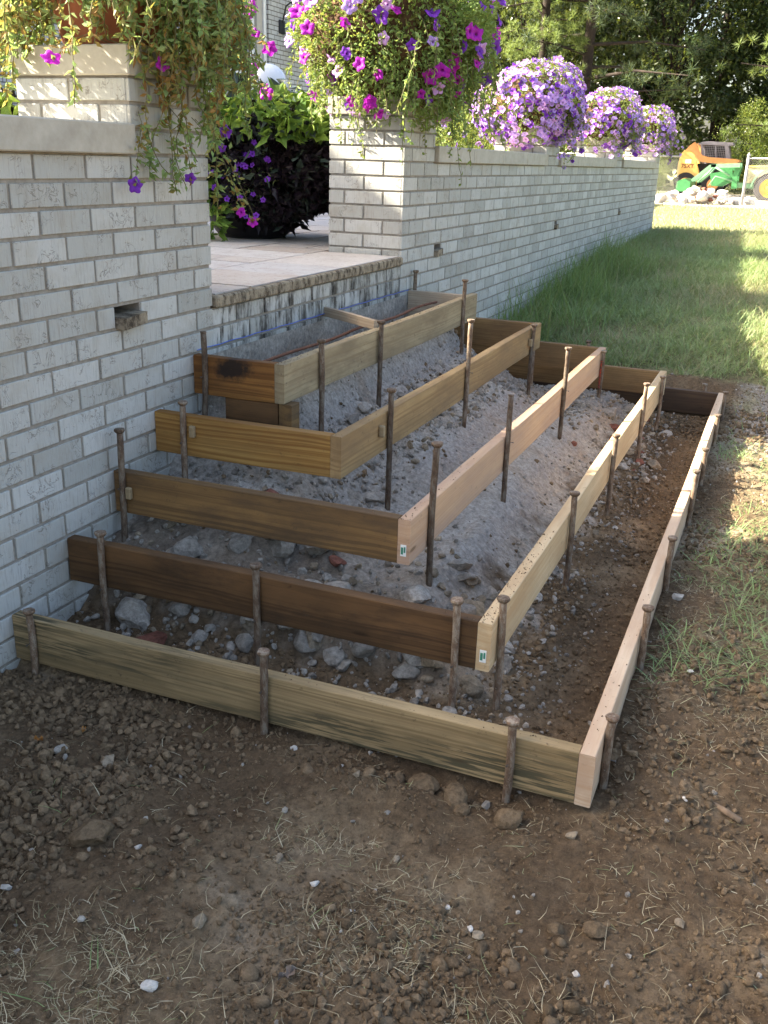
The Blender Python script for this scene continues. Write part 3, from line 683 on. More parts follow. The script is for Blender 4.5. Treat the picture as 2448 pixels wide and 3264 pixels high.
RK = [('yel',0.551,-0.295,0.027),('gr',0.437,-0.325,0.023),('pale',0.942,-0.045,0.012),('pale',1.098,-0.090,0.011),('tan',1.155,-0.126,0.015),('slab',0.326,0.200,0.075),('g',1.049,0.215,0.029),('flat',1.158,0.185,0.059),('g',1.205,0.200,0.028),('g',0.850,0.220,0.015),('g',0.456,0.22,0.018),('g',0.597,0.40,0.022),('big',1.075,0.465,0.060),('big2',1.000,0.42,0.048),('ang',1.125,0.370,0.060),('t',0.90,0.44,0.030),('g',0.74,0.42,0.024),('g',0.66,0.43,0.022),('g',1.267,1.003,0.024),('farwhite',1.15,3.35,0.058),('g',1.221,1.161,0.023),('g',1.20,.85,0.032),('t',1.178,0.80,0.030),('w',1.380,0.658,0.013),('w',1.402,0.747,0.021),('g',1.31,1.052,0.028),('t',1.286,1.170,0.027),('w',1.300,0.65,0.026),('w2',1.754,1.243,0.027),('w',1.849,0.684,0.011),('t',1.735,0.988,0.014),('t',1.458,2.549,0.034),('w',1.440,1.859,0.016),('wb',1.074,-0.854,0.020),('w',0.633,-0.733,0.016),('w',0.665,-0.523,0.010),('t',1.677,-0.101,0.016),('t',1.560,-0.451,0.014),('w',1.762,-0.465,0.011),('w',1.542,-0.440,0.010),('w',1.898,0.107,0.011),('t',1.330,-0.308,0.012),('t',1.062,-0.671,0.021),('cl',1.306,-0.068,0.037),('cl',1.393,-0.080,0.037),('cl',1.529,-0.100,0.034),('g',1.459,-0.050,0.016),('cl',1.417,-0.110,0.022),('slabm',0.28,0.70,0.065),('slabl',0.50,0.70,0.105),('slabr',0.66,0.70,0.075),('br',0.74,0.66,0.036),('bm',1.776,-0.353,0.022),('bm',1.702,-0.376,0.017),('w',0.823,-0.543,0.010),('t',1.932,-0.258,0.016),('cm',0.708,-0.552,0.050),('w',1.204,-0.455,0.013),('w',1.306,-0.492,0.009),('w',1.480,-0.400,0.009),('w',0.685,-0.458,0.008),('t',1.098,-0.422,0.014)]
RL = {'yel': ('tan', 'yellowish round stone on the bare soil left of centre, in front of the lowest board', 'stone'), 'gr': ('grey', 'grey brown stone near the wall, beside the yellowish stone', 'stone'),
 'slab': ('red', 'large brownish brick slab leaning under the dark brown board', 'rubble'), 'flat': ('tan', 'wide flat stone lying behind the lowest near board', 'stone'), 'big': ('grey', 'largest grey concrete lump below the tagged corner of the salmon board', 'rubble'),
 'big2': ('grey', 'rough grey concrete lump just left of the largest lump', 'rubble'), 'ang': ('grey', 'flat sided concrete block in front of the largest grey lump', 'rubble'), 'farwhite': ('grey', 'pale boulder at the foot of the red painted stake', 'stone'),
 'w2': ('pale', 'pale stone lying beside the second stake of the pinkish board', 'stone'), 'wb': ('pale', 'white stone at the bottom edge of the photo, left of centre', 'stone'), 'slabm': ('grey', 'grey rubble slab below the honey board, closest to the wall', 'rubble'),
 'slabl': ('grey', 'wide broken concrete slab under the honey coloured board', 'rubble'), 'slabr': ('grey', 'broken concrete slab under the corner of the honey coloured board', 'rubble'), 'br': ('red', 'small brick piece lying behind the brown weathered board', 'brick'), 'cm': ('clod', 'broad low lump of brown soil in the left foreground', 'soil lump'), 'tan': ('tan', 'tan pebble in front of the lowest board', 'stone')}
for kx, x, y, s in RK:
    if kx in RL: kd, lb, ct = RL[kx]; chunk({'clod': 'soil_lump'}.get(kd, 'stone'), x, y, s, kd, lb, ct, None, .3 if kx not in ('flat', 'ang') else .15, .62 if kx in ('flat', 'slab', 'slabl') else 1.0)
    elif kx == 'cl': chunk('soil_lump', x, y, s, 'clod', 'crumbly soil lump piled against the front corner of the lowest board', 'soil lump', 'soil lumps at the front corner', .35)
    else:
        kd = {'pale': 'pale', 'w': 'pale', 'g': 'grey', 't': 'tan', 'bm': 'clod'}[kx]
        zone = 'foreground soil' if y < 0 else ('verge at the right' if x > 1.7 else 'soil inside the forms')
        chunk('stone', x, y, s, kd, 'loose %s on the %s' % ({'pale': 'whitish stone', 'grey': 'grey stone', 'tan': 'tan stone', 'clod': 'brown lump'}[kd], zone), 'stone', {'pale': 'whitish stones', 'grey': 'grey stones', 'tan': 'tan stones', 'clod': 'brown lumps'}[kd]+' on the '+zone, .3)
# stick and dead leaf
mb = MB(); mb.tube([(1.955, .150, -.148), (1.985, .132, -.146), (2.025, .112, -.149)], [.0075, .0085, .007], 8); o = mb.build('stick', M_DRYW, None, True); tag(o, 'short brown stick lying on the soil at the right', 'stick')
def deadleaf(x, y, s, rz, mt, label):
    z = float(H(x, y))+.010; n = 9; V = []; pr = [0, .45, .25, .75, .35, .9, .4, .55, .0]
    for i in range(n):
        u = i/(n-1)
        for q in (-1, 0, 1): V.append((u*s*2-s, q*pr[i]*s*.55, (.004+.006*math.sin(i*1.3))*(1 if q else .2)+abs(q)*.004))
    Q = [[i*3+k, i*3+k+1, (i+1)*3+k+1, (i+1)*3+k] for i in range(n-1) for k in (0, 1)]
    o = link('dead_leaf', mesh_np('dead_leaf', V, np.array(Q), mt, False), None, (x, y, z), (.1, .15, rz)); tag(o, label, 'leaf')
deadleaf(1.272, -.709, .024, 1.2, M_DLEAF, 'dry grey lobed leaf on the foreground soil'); deadleaf(.347, -.304, .012, .4, M_OLEAF, 'small orange leaf near the wall, left of the stones'); deadleaf(.41, -.21, .012, 2.0, M_OLEAF, 'orange brown leaf by the wall foot, above the small orange leaf')


def scatter_zone(n, fx, smin, smax, kinds, label, group, name='concrete_chunk'):
    c_ = 0
    while c_ < n:
        x, y = fx()
        s = smin+(smax-smin)*random.random()**1.9
        chunk(name, x, y, s, random.choice(kinds), label, 'rubble', group, .2); c_ += 1
U = random.uniform
scatter_zone(78, lambda: (U(.40, .67), U(1.0, 3.1)), .014, .055, ['grey'], 'grey concrete chunk in the rubble between the two topmost long boards', 'rubble between the two topmost long boards')
scatter_zone(46, lambda: (U(.15, 1.03), U(.30, .50)), .016, .085, ['grey', 'grey', 'tan'], 'broken concrete chunk between the brown near boards', 'rubble between the brown near boards')
scatter_zone(36, lambda: (U(1.04, 1.33), U(.28, .95)), .015, .068, ['grey', 'tan', 'tan', 'grey'], 'broken stone in the corner between the yellow pine and salmon boards', 'rubble in the corner between the yellow pine and salmon boards')
scatter_zone(20, lambda: (U(.35, 1.3), U(.06, .23)), .010, .032, ['grey', 'tan'], 'loose stone between the two lowest near boards', 'stones between the two lowest near boards')
scatter_zone(32, lambda: (U(1.06, 1.50), U(2.5, 3.8)), .014, .055, ['grey', 'grey', 'tan', 'red'], 'rubble stone inside the forms towards the far end', 'rubble at the far end of the forms')
scatter_zone(12, lambda: (U(.74, 1.00), U(3.0, 3.35)), .018, .05, ['grey', 'tan'], 'rubble stone by the far end of the tan board', 'rubble by the far end of the tan board')
scatter_zone(14, lambda: (U(.06, .62), U(.55, .74)), .03, .10, ['grey', 'tan', 'grey', 'red'], 'broken chunk below the honey coloured board', 'broken chunks below the honey coloured board')

# ------------------------------------------------------------------ uncountable bits
def cloud_mesh(name, pts, size, base, mat, rnd, smooth=False, sq=(1, .85, .65), jit=.18, clip=False):
    V0, F0 = base; n = len(pts); R = np.random.default_rng(len(pts))
    q = R.normal(size=(n, 4)); q /= np.linalg.norm(q, axis=1)[:, None]; a, b, c_, d = q.T
    M_ = np.stack([1-2*(c_*c_+d*d), 2*(b*c_-d*a), 2*(b*d+c_*a), 2*(b*c_+d*a), 1-2*(b*b+d*d), 2*(c_*d-b*a), 2*(b*d-c_*a), 2*(c_*d+b*a), 1-2*(b*b+c_*c_)], 1).reshape(n, 3, 3)
    V = V0[None]*np.array(sq)*(1+R.normal(size=(n, len(V0), 1))*jit)
    V = np.einsum('nij,nvj->nvi', M_, V)*size[:, None, None]+pts[:, None, :]
    F = (F0[None]+(np.arange(n)*len(V0))[:, None, None]).reshape(-1, 3)
    return mesh_np(name, V.reshape(-1, 3), F, mat, smooth, {'rnd': np.repeat(rnd, len(V0))})
def visible_pts(n, seed, xr, yr, dens):
    R = np.random.default_rng(seed); x = R.uniform(*xr, n); y = R.uniform(*yr, n); k = R.uniform(size=n) < dens(x, y); return x[k], y[k], R
def dsoil(x, y):
    L_, s1, s2, s3 = lev(x, y); o = np.where(L_ < 0, .30+1.1*sst(fbm(x*3.2, y*3.2, 71, 3), -.08, .16)*sst(-y, -.2, .25), .28)
    o = np.where((L_ >= 0) & (L_ < 1.3), .35, o); o = np.where(L_ >= 1.3, .010, o)
    o = np.where((x > 1.73) & (y > -.05), .4, o)
    return o*(1-sst(y, 4.3, 4.6))*np.where(np.abs(x-1.676) < .03, 0, 1)
x, y, R = visible_pts(300000, 41, (0.0, 2.6), (-1.15, 4.6), dsoil)
sz = .0013+.0090*R.uniform(size=len(x))**5*(.70+1.15*sst(fbm(x*2.1, y*2.1, 171, 3), -.12, .15)); z = H(x, y)+sz*.3
o = link('soil_clods', cloud_mesh('soil_clods', np.stack([x, y, z], 1), sz, ICO1, M_CLOD, R.uniform(size=len(x)), False, jit=.24)); tag(o, 'crumbly brown soil crumbs over the dug ground', 'soil', kind='stuff')
x, y, R = visible_pts(2200, 43, (0.2, 2.4), (-1.1, -.05), lambda x, y: sst(fbm(x*3.2, y*3.2, 71, 3), -.05, .2))
sz = .006+.016*R.uniform(size=len(x))**4; z = H(x, y)+sz*.15
_v = ICO2[0]; V2 = (_v*(1+.28*fbm(_v[:, 0]*3+9, _v[:, 1]*3+_v[:, 2]*4.3, 6, 3)*2)[:, None], ICO2[1]); o = link('soil_lumps', cloud_mesh('soil_lumps', np.stack([x, y, z], 1), sz, V2, M_CLOD, R.uniform(size=len(x)), True, jit=.085)); tag(o, 'larger crumbly soil lumps in the foreground', 'soil', kind='stuff')
def dgrav(x, y):
    L_ = lev(x, y)[0]; o = np.where(L_ < 0, .035, .10); o = np.where((x > 1.74) & (y > 3.3), .6, o); o = np.where((L_ > .5) & (L_ < 1.7) & (x > 1.0), .5, o); o = np.where((L_ >= 1.7) & (L_ < 3), .12, o); o = np.where(L_ >= 3, .9, o)
    o = np.where((L_ >= .8) & (L_ < 2) & (y < .6), .5, o)
    return o*(1-sst(y, 4.3, 4.6))*np.where(np.abs(x-1.676) < .03, 0, 1)
x, y, R = visible_pts(30000, 47, (0.0, 2.6), (-1.15, 4.6), dgrav)
sz = .002+.009*R.uniform(size=len(x))**3; z = H(x, y)+sz*.3
o = link('gravel_bits', cloud_mesh('gravel_bits', np.stack([x, y, z], 1), sz, ICO1, M_STONE, R.uniform(size=len(x)))); tag(o, 'small grey grit and gravel scattered over the soil', 'gravel', kind='stuff')
def drub(x, y):
    L_ = lev(x, y)[0]; o = np.where((L_ > 2.95) & (L_ < 4.05), .9, 0); o = np.where((L_ > .9) & (y < 1.0) & (L_ < 3), .55*(1-.6*sst(y, .6, 1)), o); o = np.where((y > 2.8) & (L_ > .7), .6, o); o = np.where((L_ > .75) & (L_ < 1.25) & (x > 1), .45, o)
    return o*np.where(np.abs(x-1.676) < .03, 0, 1)
for nm_, mt_, sd_, nn_, lb_ in (('rubble_bits', M_STONE, 49, 5200, 'small grey broken concrete bits between the forms'), ('brown_rubble_bits', M_STONE_T, 50, 1700, 'small brownish broken bits between the forms')):
    x, y, R = visible_pts(nn_, sd_, (0.05, 1.62), (.04, 4.1), drub)
    sz = .006+.014*R.uniform(size=len(x))**2.2; z = H(x, y)+sz*.3
    o = link(nm_, cloud_mesh(nm_, np.stack([x, y, z], 1), sz, (rockv(ICO2[0], np.random.default_rng(14), 9, .5, .85, .03), ICO2[1]), mt_, R.uniform(size=len(x)), False, jit=.07)); tag(o, lb_, 'rubble', kind='stuff')
# crumbs on top of boards
P = []; R = np.random.default_rng(3)
for k, (a, b, n) in {0: (0, 4.1, 60), 1: (.26, 1.0, 130), 2: (.5, 1.2, 60), 3: (.75, 2, 25), 4: (1, 3, 120)}.items():
    for _ in range(n): P.append((XK[k]-R.uniform(.003, TH-.003), a+(b-a)*R.uniform()**1.5, ZK[k]+.0006))
for k in (1, 2, 0):
    for _ in range(60): P.append((R.uniform(.02, XK[k]-.05), YN[k]+R.uniform(.003, TH-.003), ZK[k]+.0006))
P = np.array(P); o = link('board_crumbs', cloud_mesh('board_crumbs', P, .0008+.0022*R.uniform(size=len(P))**2, ICO1, M_CLOD, R.uniform(size=len(P)))); tag(o, 'dark soil crumbs lying along the tops of the boards', 'soil', kind='stuff')

# ------------------------------------------------------------------ blades
def blades(name, x, y, z, ln, wd, az_, lean, curl, rnd, mat, segs=3, bend=0):
    n = len(x); T = np.linspace(0, 1, segs+1); V = []
    dx, dy = np.cos(az_), np.sin(az_)
    bd = np.random.default_rng(n).normal(size=n)*bend
    for t in T:
        dx, dy = np.cos(az_+bd*t), np.sin(az_+bd*t)
        a = lean+curl*t; hz = ln*np.sin(np.clip(lean+curl*t*.5, 0, 2.6))*t; vz = ln*np.cos(np.clip(lean+curl*t*.5, 0, 2.6))*t
        cx = x+dx*hz; cy = y+dy*hz; cz = z+vz; hw = wd*.5*(1-t**1.8)
        if t < 1: V.append(np.stack([cx-dy*hw, cy+dx*hw, cz], 1)); V.append(np.stack([cx+dy*hw, cy-dx*hw, cz], 1))
        else: V.append(np.stack([cx, cy, cz], 1))
    V = np.stack(V, 1); m_ = V.shape[1]; b0 = np.arange(n)*m_
    Q = [np.stack([b0+2*i, b0+2*i+1, b0+2*i+3, b0+2*i+2], 1) for i in range(segs-1)]; Tt = np.stack([b0+2*segs-2, b0+2*segs-1, b0+2*segs], 1)
    return mesh_np(name, V.reshape(-1, 3), [np.concatenate(Q), Tt], mat, True, {'rnd': np.repeat(rnd, m_)})
def field(name, n, xr, yr, dens, ln, wd, lean, curl, mat, seed, label, rr=None, segs=3, kind='stuff', dz=0, cat='grass', azf=None, bend=.15):
    x, y, R = visible_pts(n, seed, xr, yr, dens); k = len(x)
    l_ = ln[0]+(ln[1]-ln[0])*R.uniform(size=k)**1.4; rnd = R.uniform(size=k) if rr is None else rr(x, y, R)
    az_ = R.uniform(0, 6.283, k) if azf is None else azf(x, y, R)
    me = blades(name, x, y, H(x, y)-.004+dz, l_, wd*(.6+.8*R.uniform(size=k)), az_, lean[0]+(lean[1]-lean[0])*R.uniform(size=k), curl[0]+(curl[1]-curl[0])*R.uniform(size=k), rnd, mat, segs, bend)
    return tag(link(name, me), label, cat, kind=kind)
cl = lambda x, y, f, a, b, s_=91: sst(fbm(x*f, y*f, s_, 3), a, b)
field('tall_grass', 40000, (.01, 1.7), (4.25, 9.5), lambda x, y: sst(y+fbm(x*4, y*4, 5)*.8, 4.3, 4.75)*np.exp(-((x-.10)/(.34+.9*np.clip(fbm(x*2, y*2, 33, 2), -.2, .5)))**2)*(.4+.6*cl(x, y, 4, -.1, .1)), (.08, .52), .0045, (.05, .7), (.3, 1.5), M_TALL, 61, 'tall dark green grass growing against the brick wall')
field('lawn_grass', 150000, (0.0, 3.0), (4.35, 13.5), lambda x, y: sst(y+fbm(x*5, y*5, 6)*1.2, 4.3, 5.0)*(.35+.65*cl(x, y, 2.2, -.2, .05))*(1-.35*sst(y, 9, 13)), (.06, .21), .0046, (.3, 1.2), (.4, 1.5), M_GRASS, 62, 'unmown lawn grass behind the forms',
      rr=lambda x, y, R: np.clip(R.uniform(size=len(x))*.9+.08+fbm(x*1.5, y*1.5, 9, 2)*1.1, 0, 1))
field('lawn_grass', 90000, (-7, 8), (13.1, 26), lambda x, y: 1-.9*sst(y+fbm(x, y, 4), 22.8, 24), (.04, .10), .012, (.2, .9), (.3, 1.0), M_GRASS, 63, 'sunlit lawn beyond the end of the brick wall', segs=2, rr=lambda x, y, R: .35*R.uniform(size=len(x)))  # blades kept straw-pale so their colour carries the full-sun brightness
field('weeds', 15000, (1.74, 3.0), (.55, 4.2), lambda x, y: sst(fbm(x*3.5, y*3.5, 14, 3), -.02, .16)*(1-.8*sst(y, 3.2, 3.7)), (.03, .13), .0036, (.5, 1.3), (.3, 1.4), M_GRASS, 64, 'thin green weeds on the right-hand verge', rr=lambda x, y, R: .4+.6*R.uniform(size=len(x)))
field('dry_straw', 34000, (1.72, 3.0), (-.3, 4.3), lambda x, y: (.25+.75*cl(x, y, 3, -.1, .15, 15))*(1-.75*sst(y, 3.3, 3.9)), (.015, .075), .0018, (1.1, 1.62), (-.3, .5), M_STRAW, 65, 'dry straw lying on the right-hand verge', cat='straw', bend=1.1)
def dfs(x, y):
    o = np.exp(-((x-1.50)**2/.05+(y+.60)**2/.016))+np.exp(-((x-1.25)**2/.05+(y+.36)**2/.006))*.7+np.exp(-((x-.95)**2/.04+(y+.93)**2/.02))+.6*np.exp(-((x-1.62)**2/.012+(y+.10)**2/.004))+np.exp(-((x-1.42)**2/.03+(y+.98)**2/.01))*.5
    return np.clip(o*1.3*sst(fbm(x*9, y*9, 19, 2), -.16, .12), 0, 1)*.95+.035
field('dry_straw', 52000, (.3, 2.3), (-1.12, .0), dfs, (.015, .075), .0017, (1.05, 1.6), (-.5, .5), M_STRAW, 66, 'dead grass stalks strewn over the foreground soil', cat='straw', bend=1.1)
field('dry_straw', 3000, (.1, 1.6), (.05, 4.0), lambda x, y: np.where(lev(x, y)[0] < 1.4, .3, .02), (.02, .07), .0015, (1.2, 1.6), (-.4, .4), M_STRAW, 67, 'bits of dead grass on the soil inside the forms', cat='straw', bend=1.1)
field('weeds', 900, (.3, 2.2), (-1.12, -.1), lambda x, y: .5*np.exp(-((x-.88)**2/.012+(y+.95)**2/.02))+.5*np.exp(-((x-.60)**2/.02+(y+.50)**2/.01))+.10*np.exp(-((x-1.5)**2/.05+(y+.60)**2/.016)), (.03, .10), .0022, (.6, 1.4), (.0, .8), M_GRASS, 68, 'thin green shoots in the foreground soil', rr=lambda x, y, R: .5+.5*R.uniform(size=len(x)))

# ------------------------------------------------------------------ plants
def orient(n, R, up=None, k=.6):
    d = R.normal(size=(n, 3))
    if up is not None: d = d*k+up
    return d/(np.linalg.norm(d, axis=1)[:, None]+1e-9)
def leafmesh(name, P, D, ln, wd, rnd, mat, R, fold=.25, lobes=False):
    n = len(P); S_ = np.cross(D, orient(n, R)); S_ /= np.linalg.norm(S_, axis=1)[:, None]+1e-9; N_ = np.cross(D, S_)
    ln = np.broadcast_to(ln, n)[:, None]; wd = np.broadcast_to(wd, n)[:, None]
    if lobes:   # heart/star shaped leaf, seven points, fan
        pr = [(0, 0, 0), (-.18, .55, .1), (.12, .42, .12), (.35, .62, .1), (.55, .28, .05), (1, 0, -.15)]
        V = [P+D*ln*a+S_*wd*b+N_*ln*c_ for a, b, c_ in pr]+[P+D*ln*a-S_*wd*b+N_*ln*c_ for a, b, c_ in pr[1:5]]
        V = np.stack(V, 1); b0 = np.arange(n)*10
        T = [np.stack([b0, b0+i, b0+i+1], 1) for i in (1, 2, 3, 4)]+[np.stack([b0, b0+(i+1 if i < 9 else 5), b0+i], 1) for i in (6, 7, 8, 9)]
        return mesh_np(name, V.reshape(-1, 3), np.concatenate(T), mat, False, {'rnd': np.repeat(rnd, 10)})
    V = np.stack([P, P+D*ln*.45+S_*wd*.5+N_*wd*fold, P+D*ln, P+D*ln*.45-S_*wd*.5+N_*wd*fold], 1); b0 = np.arange(n)*4
    return mesh_np(name, V.reshape(-1, 3), np.concatenate([np.stack([b0, b0+1, b0+2], 1), np.stack([b0, b0+2, b0+3], 1)]), mat, False, {'rnd': np.repeat(rnd, 4)})
def blossom_geo(seed, hi=True):
    R = np.random.default_rng(seed); n = 30 if hi else 15; V = [(0, 0, -.50)]; rad = [0.0]; rings = [(.10, -.45), (.20, -.10), (.55, .06), (.85, .08), (1.0, .0)] if hi else [(.2, -.1), (1., .05)]
    ph = R.uniform(0, 6, 3)
    for a, b in rings:
        for k in range(n):
            t = 2*math.pi*k/n; lob = 1+a**2*(.15*math.cos(5*t)+.03*math.cos(3*t+ph[0])+.03*math.cos(11*t+ph[2])); z_ = b+a*a*(.12*math.sin(2*t+ph[1])+.10*math.cos(5*t)+.05*math.sin(9*t+ph[0]))
            V.append((a*lob*math.cos(t), a*lob*math.sin(t), z_)); rad.append(a)
    T = [[0, 1+k, 1+(k+1) % n] for k in range(n)]; Q = [[1+i*n+k, 1+(i+1)*n+k, 1+(i+1)*n+(k+1) % n, 1+i*n+(k+1) % n] for i in range(len(rings)-1) for k in range(n)]
    return np.array(V), np.array(Q), np.array(T), np.array(rad)
BM = {}
for key, mt in (('mag', M_P_MAG), ('vio', M_P_VIO), ('lav', M_P_LAV), ('pink', M_P_PINK)):
    BM[key] = [mesh_np('blossom', g[0], [g[1], g[2]], mt, True, {'rad': g[3]}) for g in (blossom_geo(1), blossom_geo(2), blossom_geo(3))]
    BM[key+'lo'] = [mesh_np('blossom', g[0], [g[1], g[2]], mt, True, {'rad': g[3]}) for g in (blossom_geo(1, False), blossom_geo(4, False))]
def put_blossom(root, p, d, r, key, lo=False):
    o = link('blossom', random.choice(BM[key+('lo' if lo else '')]), root, p, None, None)
    q = Vector(d).to_track_quat('Z', 'Y'); o.rotation_mode = 'QUATERNION'; o.rotation_quaternion = q @ Matrix.Rotation(random.uniform(0, 6.28), 4, 'Z').to_quaternion(); o.scale = (r*random.uniform(.85, 1.12), r*random.uniform(.75, 1.12), r)
    return o
def pot(y, label):
    t = empty('flower_pot', (-.215, y, ZP+.088), label, 'flower pot', 'terracotta pots on the piers')
    mb = MB(); mb.lathe([(.0, .002), (.135, .002), (.150, .02), (.185, .17), (.190, .175), (.205, .178), (.212, .19), (.212, .235), (.203, .245), (.188, .245), (.180, .22), (.0, .22)], (0, 0, 0), 36); mb.build('pot_body', M_TERRA, t, True)
    return t
# petunia plants -----------------------------------------------------
def strands(R, n, c0, azs, out, hang, rim=.19, zr=0.0, step=.032, wig=.10):
    PS = []
    for i in range(n):
        a = azs[i]; d = np.array([math.cos(a), math.sin(a), 0]); p = np.array(c0)+d*rim*R.uniform(.4, 1)+np.array([0, 0, zr]); P = [p.copy()]
        v = d*R.uniform(.6, 1)+np.array([0, 0, R.uniform(.1, .9)]); go = out[i]; tot = go+hang[i]; s_ = 0; w_ = R.normal(size=3)*.25
        while s_ < tot:
            g = min(1, s_/max(go, .05)); v = v*.82+np.array([0, 0, -1])*.30*g+R.normal(size=3)*wig+w_*.05; v /= np.linalg.norm(v)
            if g > .95: v[:2] *= .88
            p = p+v*step; 
            if p[0] < .03 and -.43 < p[0] and p[2] < ZP+.09 and c0[1]-.25 < p[1] < c0[1]+.26:       # stay outside the pier
                p[0] = max(p[0], .03) if p[0] > -.1 else p[0]
                if p[0] <= -.1: p[1] = c0[1]-.27 if p[1] < c0[1] else c0[1]+.27
            P.append(p.copy()); s_ += step
        PS.append(P)
    return PS
def plant_from(root, R, PS, mat_leaf, density, ln, wd, rn, stem_r=.0016, extra=None):
    mb = MB(); LP = []; LD = []
    for P in PS:
        mb.tube(P, stem_r, 4, False)
        for a, b in zip(P[:-1], P[1:]):
            for _ in range(R.poisson(density)):
                t = R.uniform(); LP.append(a+(b-a)*t); q = R.normal(size=3)*.7; q[2] -= .35; LD.append(q/np.linalg.norm(q))
    mb.build('stems', M_STEM, root)
    LP = np.array(LP); LD = np.array(LD)
    if extra is not None: LP = np.concatenate([LP, extra[0]]); LD = np.concatenate([LD, extra[1]])
    n = len(LP); return link('foliage', leafmesh('foliage', LP, LD, ln*R.uniform(.6, 1.3, n), wd*R.uniform(.6, 1.3, n), rn(LP, R), mat_leaf, R), root)
def ball_points(R, n, c, rad, lo=.72, zmin=-1.0, lump=.22):
    d = R.normal(size=(int(n*1.6), 3)); d /= np.linalg.norm(d, axis=1)[:, None]; d = d[d[:, 2] > zmin][:n]; n = len(d)
    lm = 1+lump*(fbm(d[:, 0]*2.2+5, d[:, 1]*2.2+d[:, 2]*3.1, 15, 3))*1.6
    r = (lo+(1-lo)*R.uniform(size=n)**.45)*lm
    return c+d*r[:, None]*np.array(rad), d
def core(root, c, rad, mat, name='stem_mass'):
    V = ICO3[0]; l_ = 1+.25*fbm(V[:, 0]*3+3, V[:, 1]*3+V[:, 2]*4, 5, 3)*2
    return link(name, mesh_np(name, V*l_[:, None]*np.array(rad)+np.array(c), ICO3[1], mat, True, {'rnd': np.full(len(V), .5)}), root)

R = np.random.default_rng(31); random.seed(31)
p1 = empty('petunia_plant', (-.215, .92, ZP+.3), 'straggly half-withered petunia with a few purple flowers hanging over the left pier', 'plant', 'hanging petunias on the piers'); p1.location = (0, 0, 0)
pot(.92, 'terracotta pot on the left pier, half hidden by withered petunia stems')
az1 = np.concatenate([np.clip(R.normal(-.10, .50, 185), -1.0, 1.2), R.uniform(2.9, 4.35, 110), R.uniform(.9, 2.9, 60), R.uniform(4.25, 4.55, 26)])
o1 = np.concatenate([R.uniform(.10, .40, 185), R.uniform(.10, .34, 110), R.uniform(.1, .5, 60), R.uniform(.1, .25, 26)])
h1 = np.concatenate([R.uniform(.10, .50, 185)*R.uniform(.5, 1.05, 185), R.uniform(.05, .30, 110), R.uniform(.1, .4, 60), R.uniform(.10, .28, 26)])
h1[:9] = R.uniform(.45, .68, 9); az1[:9] = [.05, .2, .35, .9, 1.1, 1.25, -.3, 1.4, 1.45]
PS = strands(R, len(az1), (-.215, .92, ZP+.088+.235), az1, o1, h1, wig=.21)
PS = [P for P in PS if not any(q[1] < .74 and q[2] < 1.47 and q[0] > -.30 for q in P) or R.uniform() < .10]
PS = [P for P in PS if R.uniform() < .04 or not any(q[1] > 1.30 and q[2] < 1.66 for q in P)]
plant_from(p1, R, PS, M_LEAF_BR, 4.4, .030, .0145, lambda P, R: np.clip(R.uniform(size=len(P))*.75+.9*fbm(P[:, 1]*5, P[:, 2]*5, 3, 2)+.28+.30*sst(P[:, 1], 1.15, 1.4), 0, 1))
B1 = [(-0.100,0.488,1.514,1,'mag'),(0.080,0.775,1.523,1,'mag'),(0.100,0.932,1.665,1.2,'vio'),(0.050,0.643,1.175,.9,'vio'),(0.060,0.931,1.194,.85,'vio'),(0.120,1.150,1.082,.8,'mag'),(0.140,1.195,1.047,.8,'mag'),(0.000,1.480,1.683,1,'mag'),(0.000,1.595,1.649,1.1,'mag'),(0.050,1.177,1.344,.8,'vio'),(0.020,1.424,1.563,1,'mag'),(0.0,1.45,1.762,1.2,'mag'),(0.05,1.153,1.291,.6,'vio'),(0.0,1.562,1.495,1,'mag')]
for a, b, c_, s_, k_ in B1:
    put_blossom(p1, (a, b, c_), (.35+.3*R.normal(), -.9, .1+.3*R.normal()), .025*s_, k_)
    mb = MB(); q = np.array((a, b, c_)); h_ = np.array([-.10, .92-.3*(.92-b), max(c_+.06, 1.5)]); mb.tube([q+(0, .012, 0), q+np.array([-.01, .02, .03]), q*.6+h_*.4+np.array([.04, 0, .05]), h_], .0013, 4, False); mb.build('stems', M_STEM, p1)
    ts = R.uniform(size=(30, 1)); PL = q*(1-ts)+(q*.6+h_*.4+np.array([.04, 0, .05]))*ts+R.normal(size=(30, 3))*.008; link('foliage', leafmesh('foliage', PL, orient(30, R, np.array([0, 0, -.4]), .8), .028*R.uniform(.6, 1.2, 30), .013*R.uniform(.7, 1.2, 30), R.uniform(size=30), M_LEAF_BR, R), p1)

p2 = empty('petunia_plant', (0, 0, 0), 'large petunia mound with magenta and lilac flowers on the pier right of the opening', 'plant', 'hanging petunias on the piers')
pot(3.265, 'terracotta pot buried in the large petunia on the pier right of the opening')
c2 = np.array([-.14, 3.30, 1.90]); core(p2, (-.19, 3.24, 1.86), (.40, .42, .36), M_DRYSTEM)
az2 = R.uniform(0, 6.283, 120); az2[:50] = R.uniform(-1.9, 1.6, 50)
az2 = np.concatenate([az2, R.uniform(-1.7, .3, 70)]); PS = strands(R, 190, (-.19, 3.25, 1.80), az2, R.uniform(.2, .54, 190), R.uniform(.05, .34, 190)*np.where(R.uniform(size=190) < .12, 1.7, 1), rim=.2, wig=.17)
ex = ball_points(R, 26000, c2, (.53, .55, .50), .62, -1.0, .42)
plant_from(p2, R, PS, M_LEAF_GR, 2.4, .030, .014, lambda P, R: np.clip(R.uniform(size=len(P))*.7+.25+.8*fbm(P[:, 0]*5+P[:, 1]*5, P[:, 2]*6, 3, 2), 0, 1), extra=(ex[0], orient(len(ex[0]), R, ex[1]*.9, .8)))
bp_, bd_ = ball_points(R, 250, c2, (.545, .565, .515), 1.0, -.85, .42)
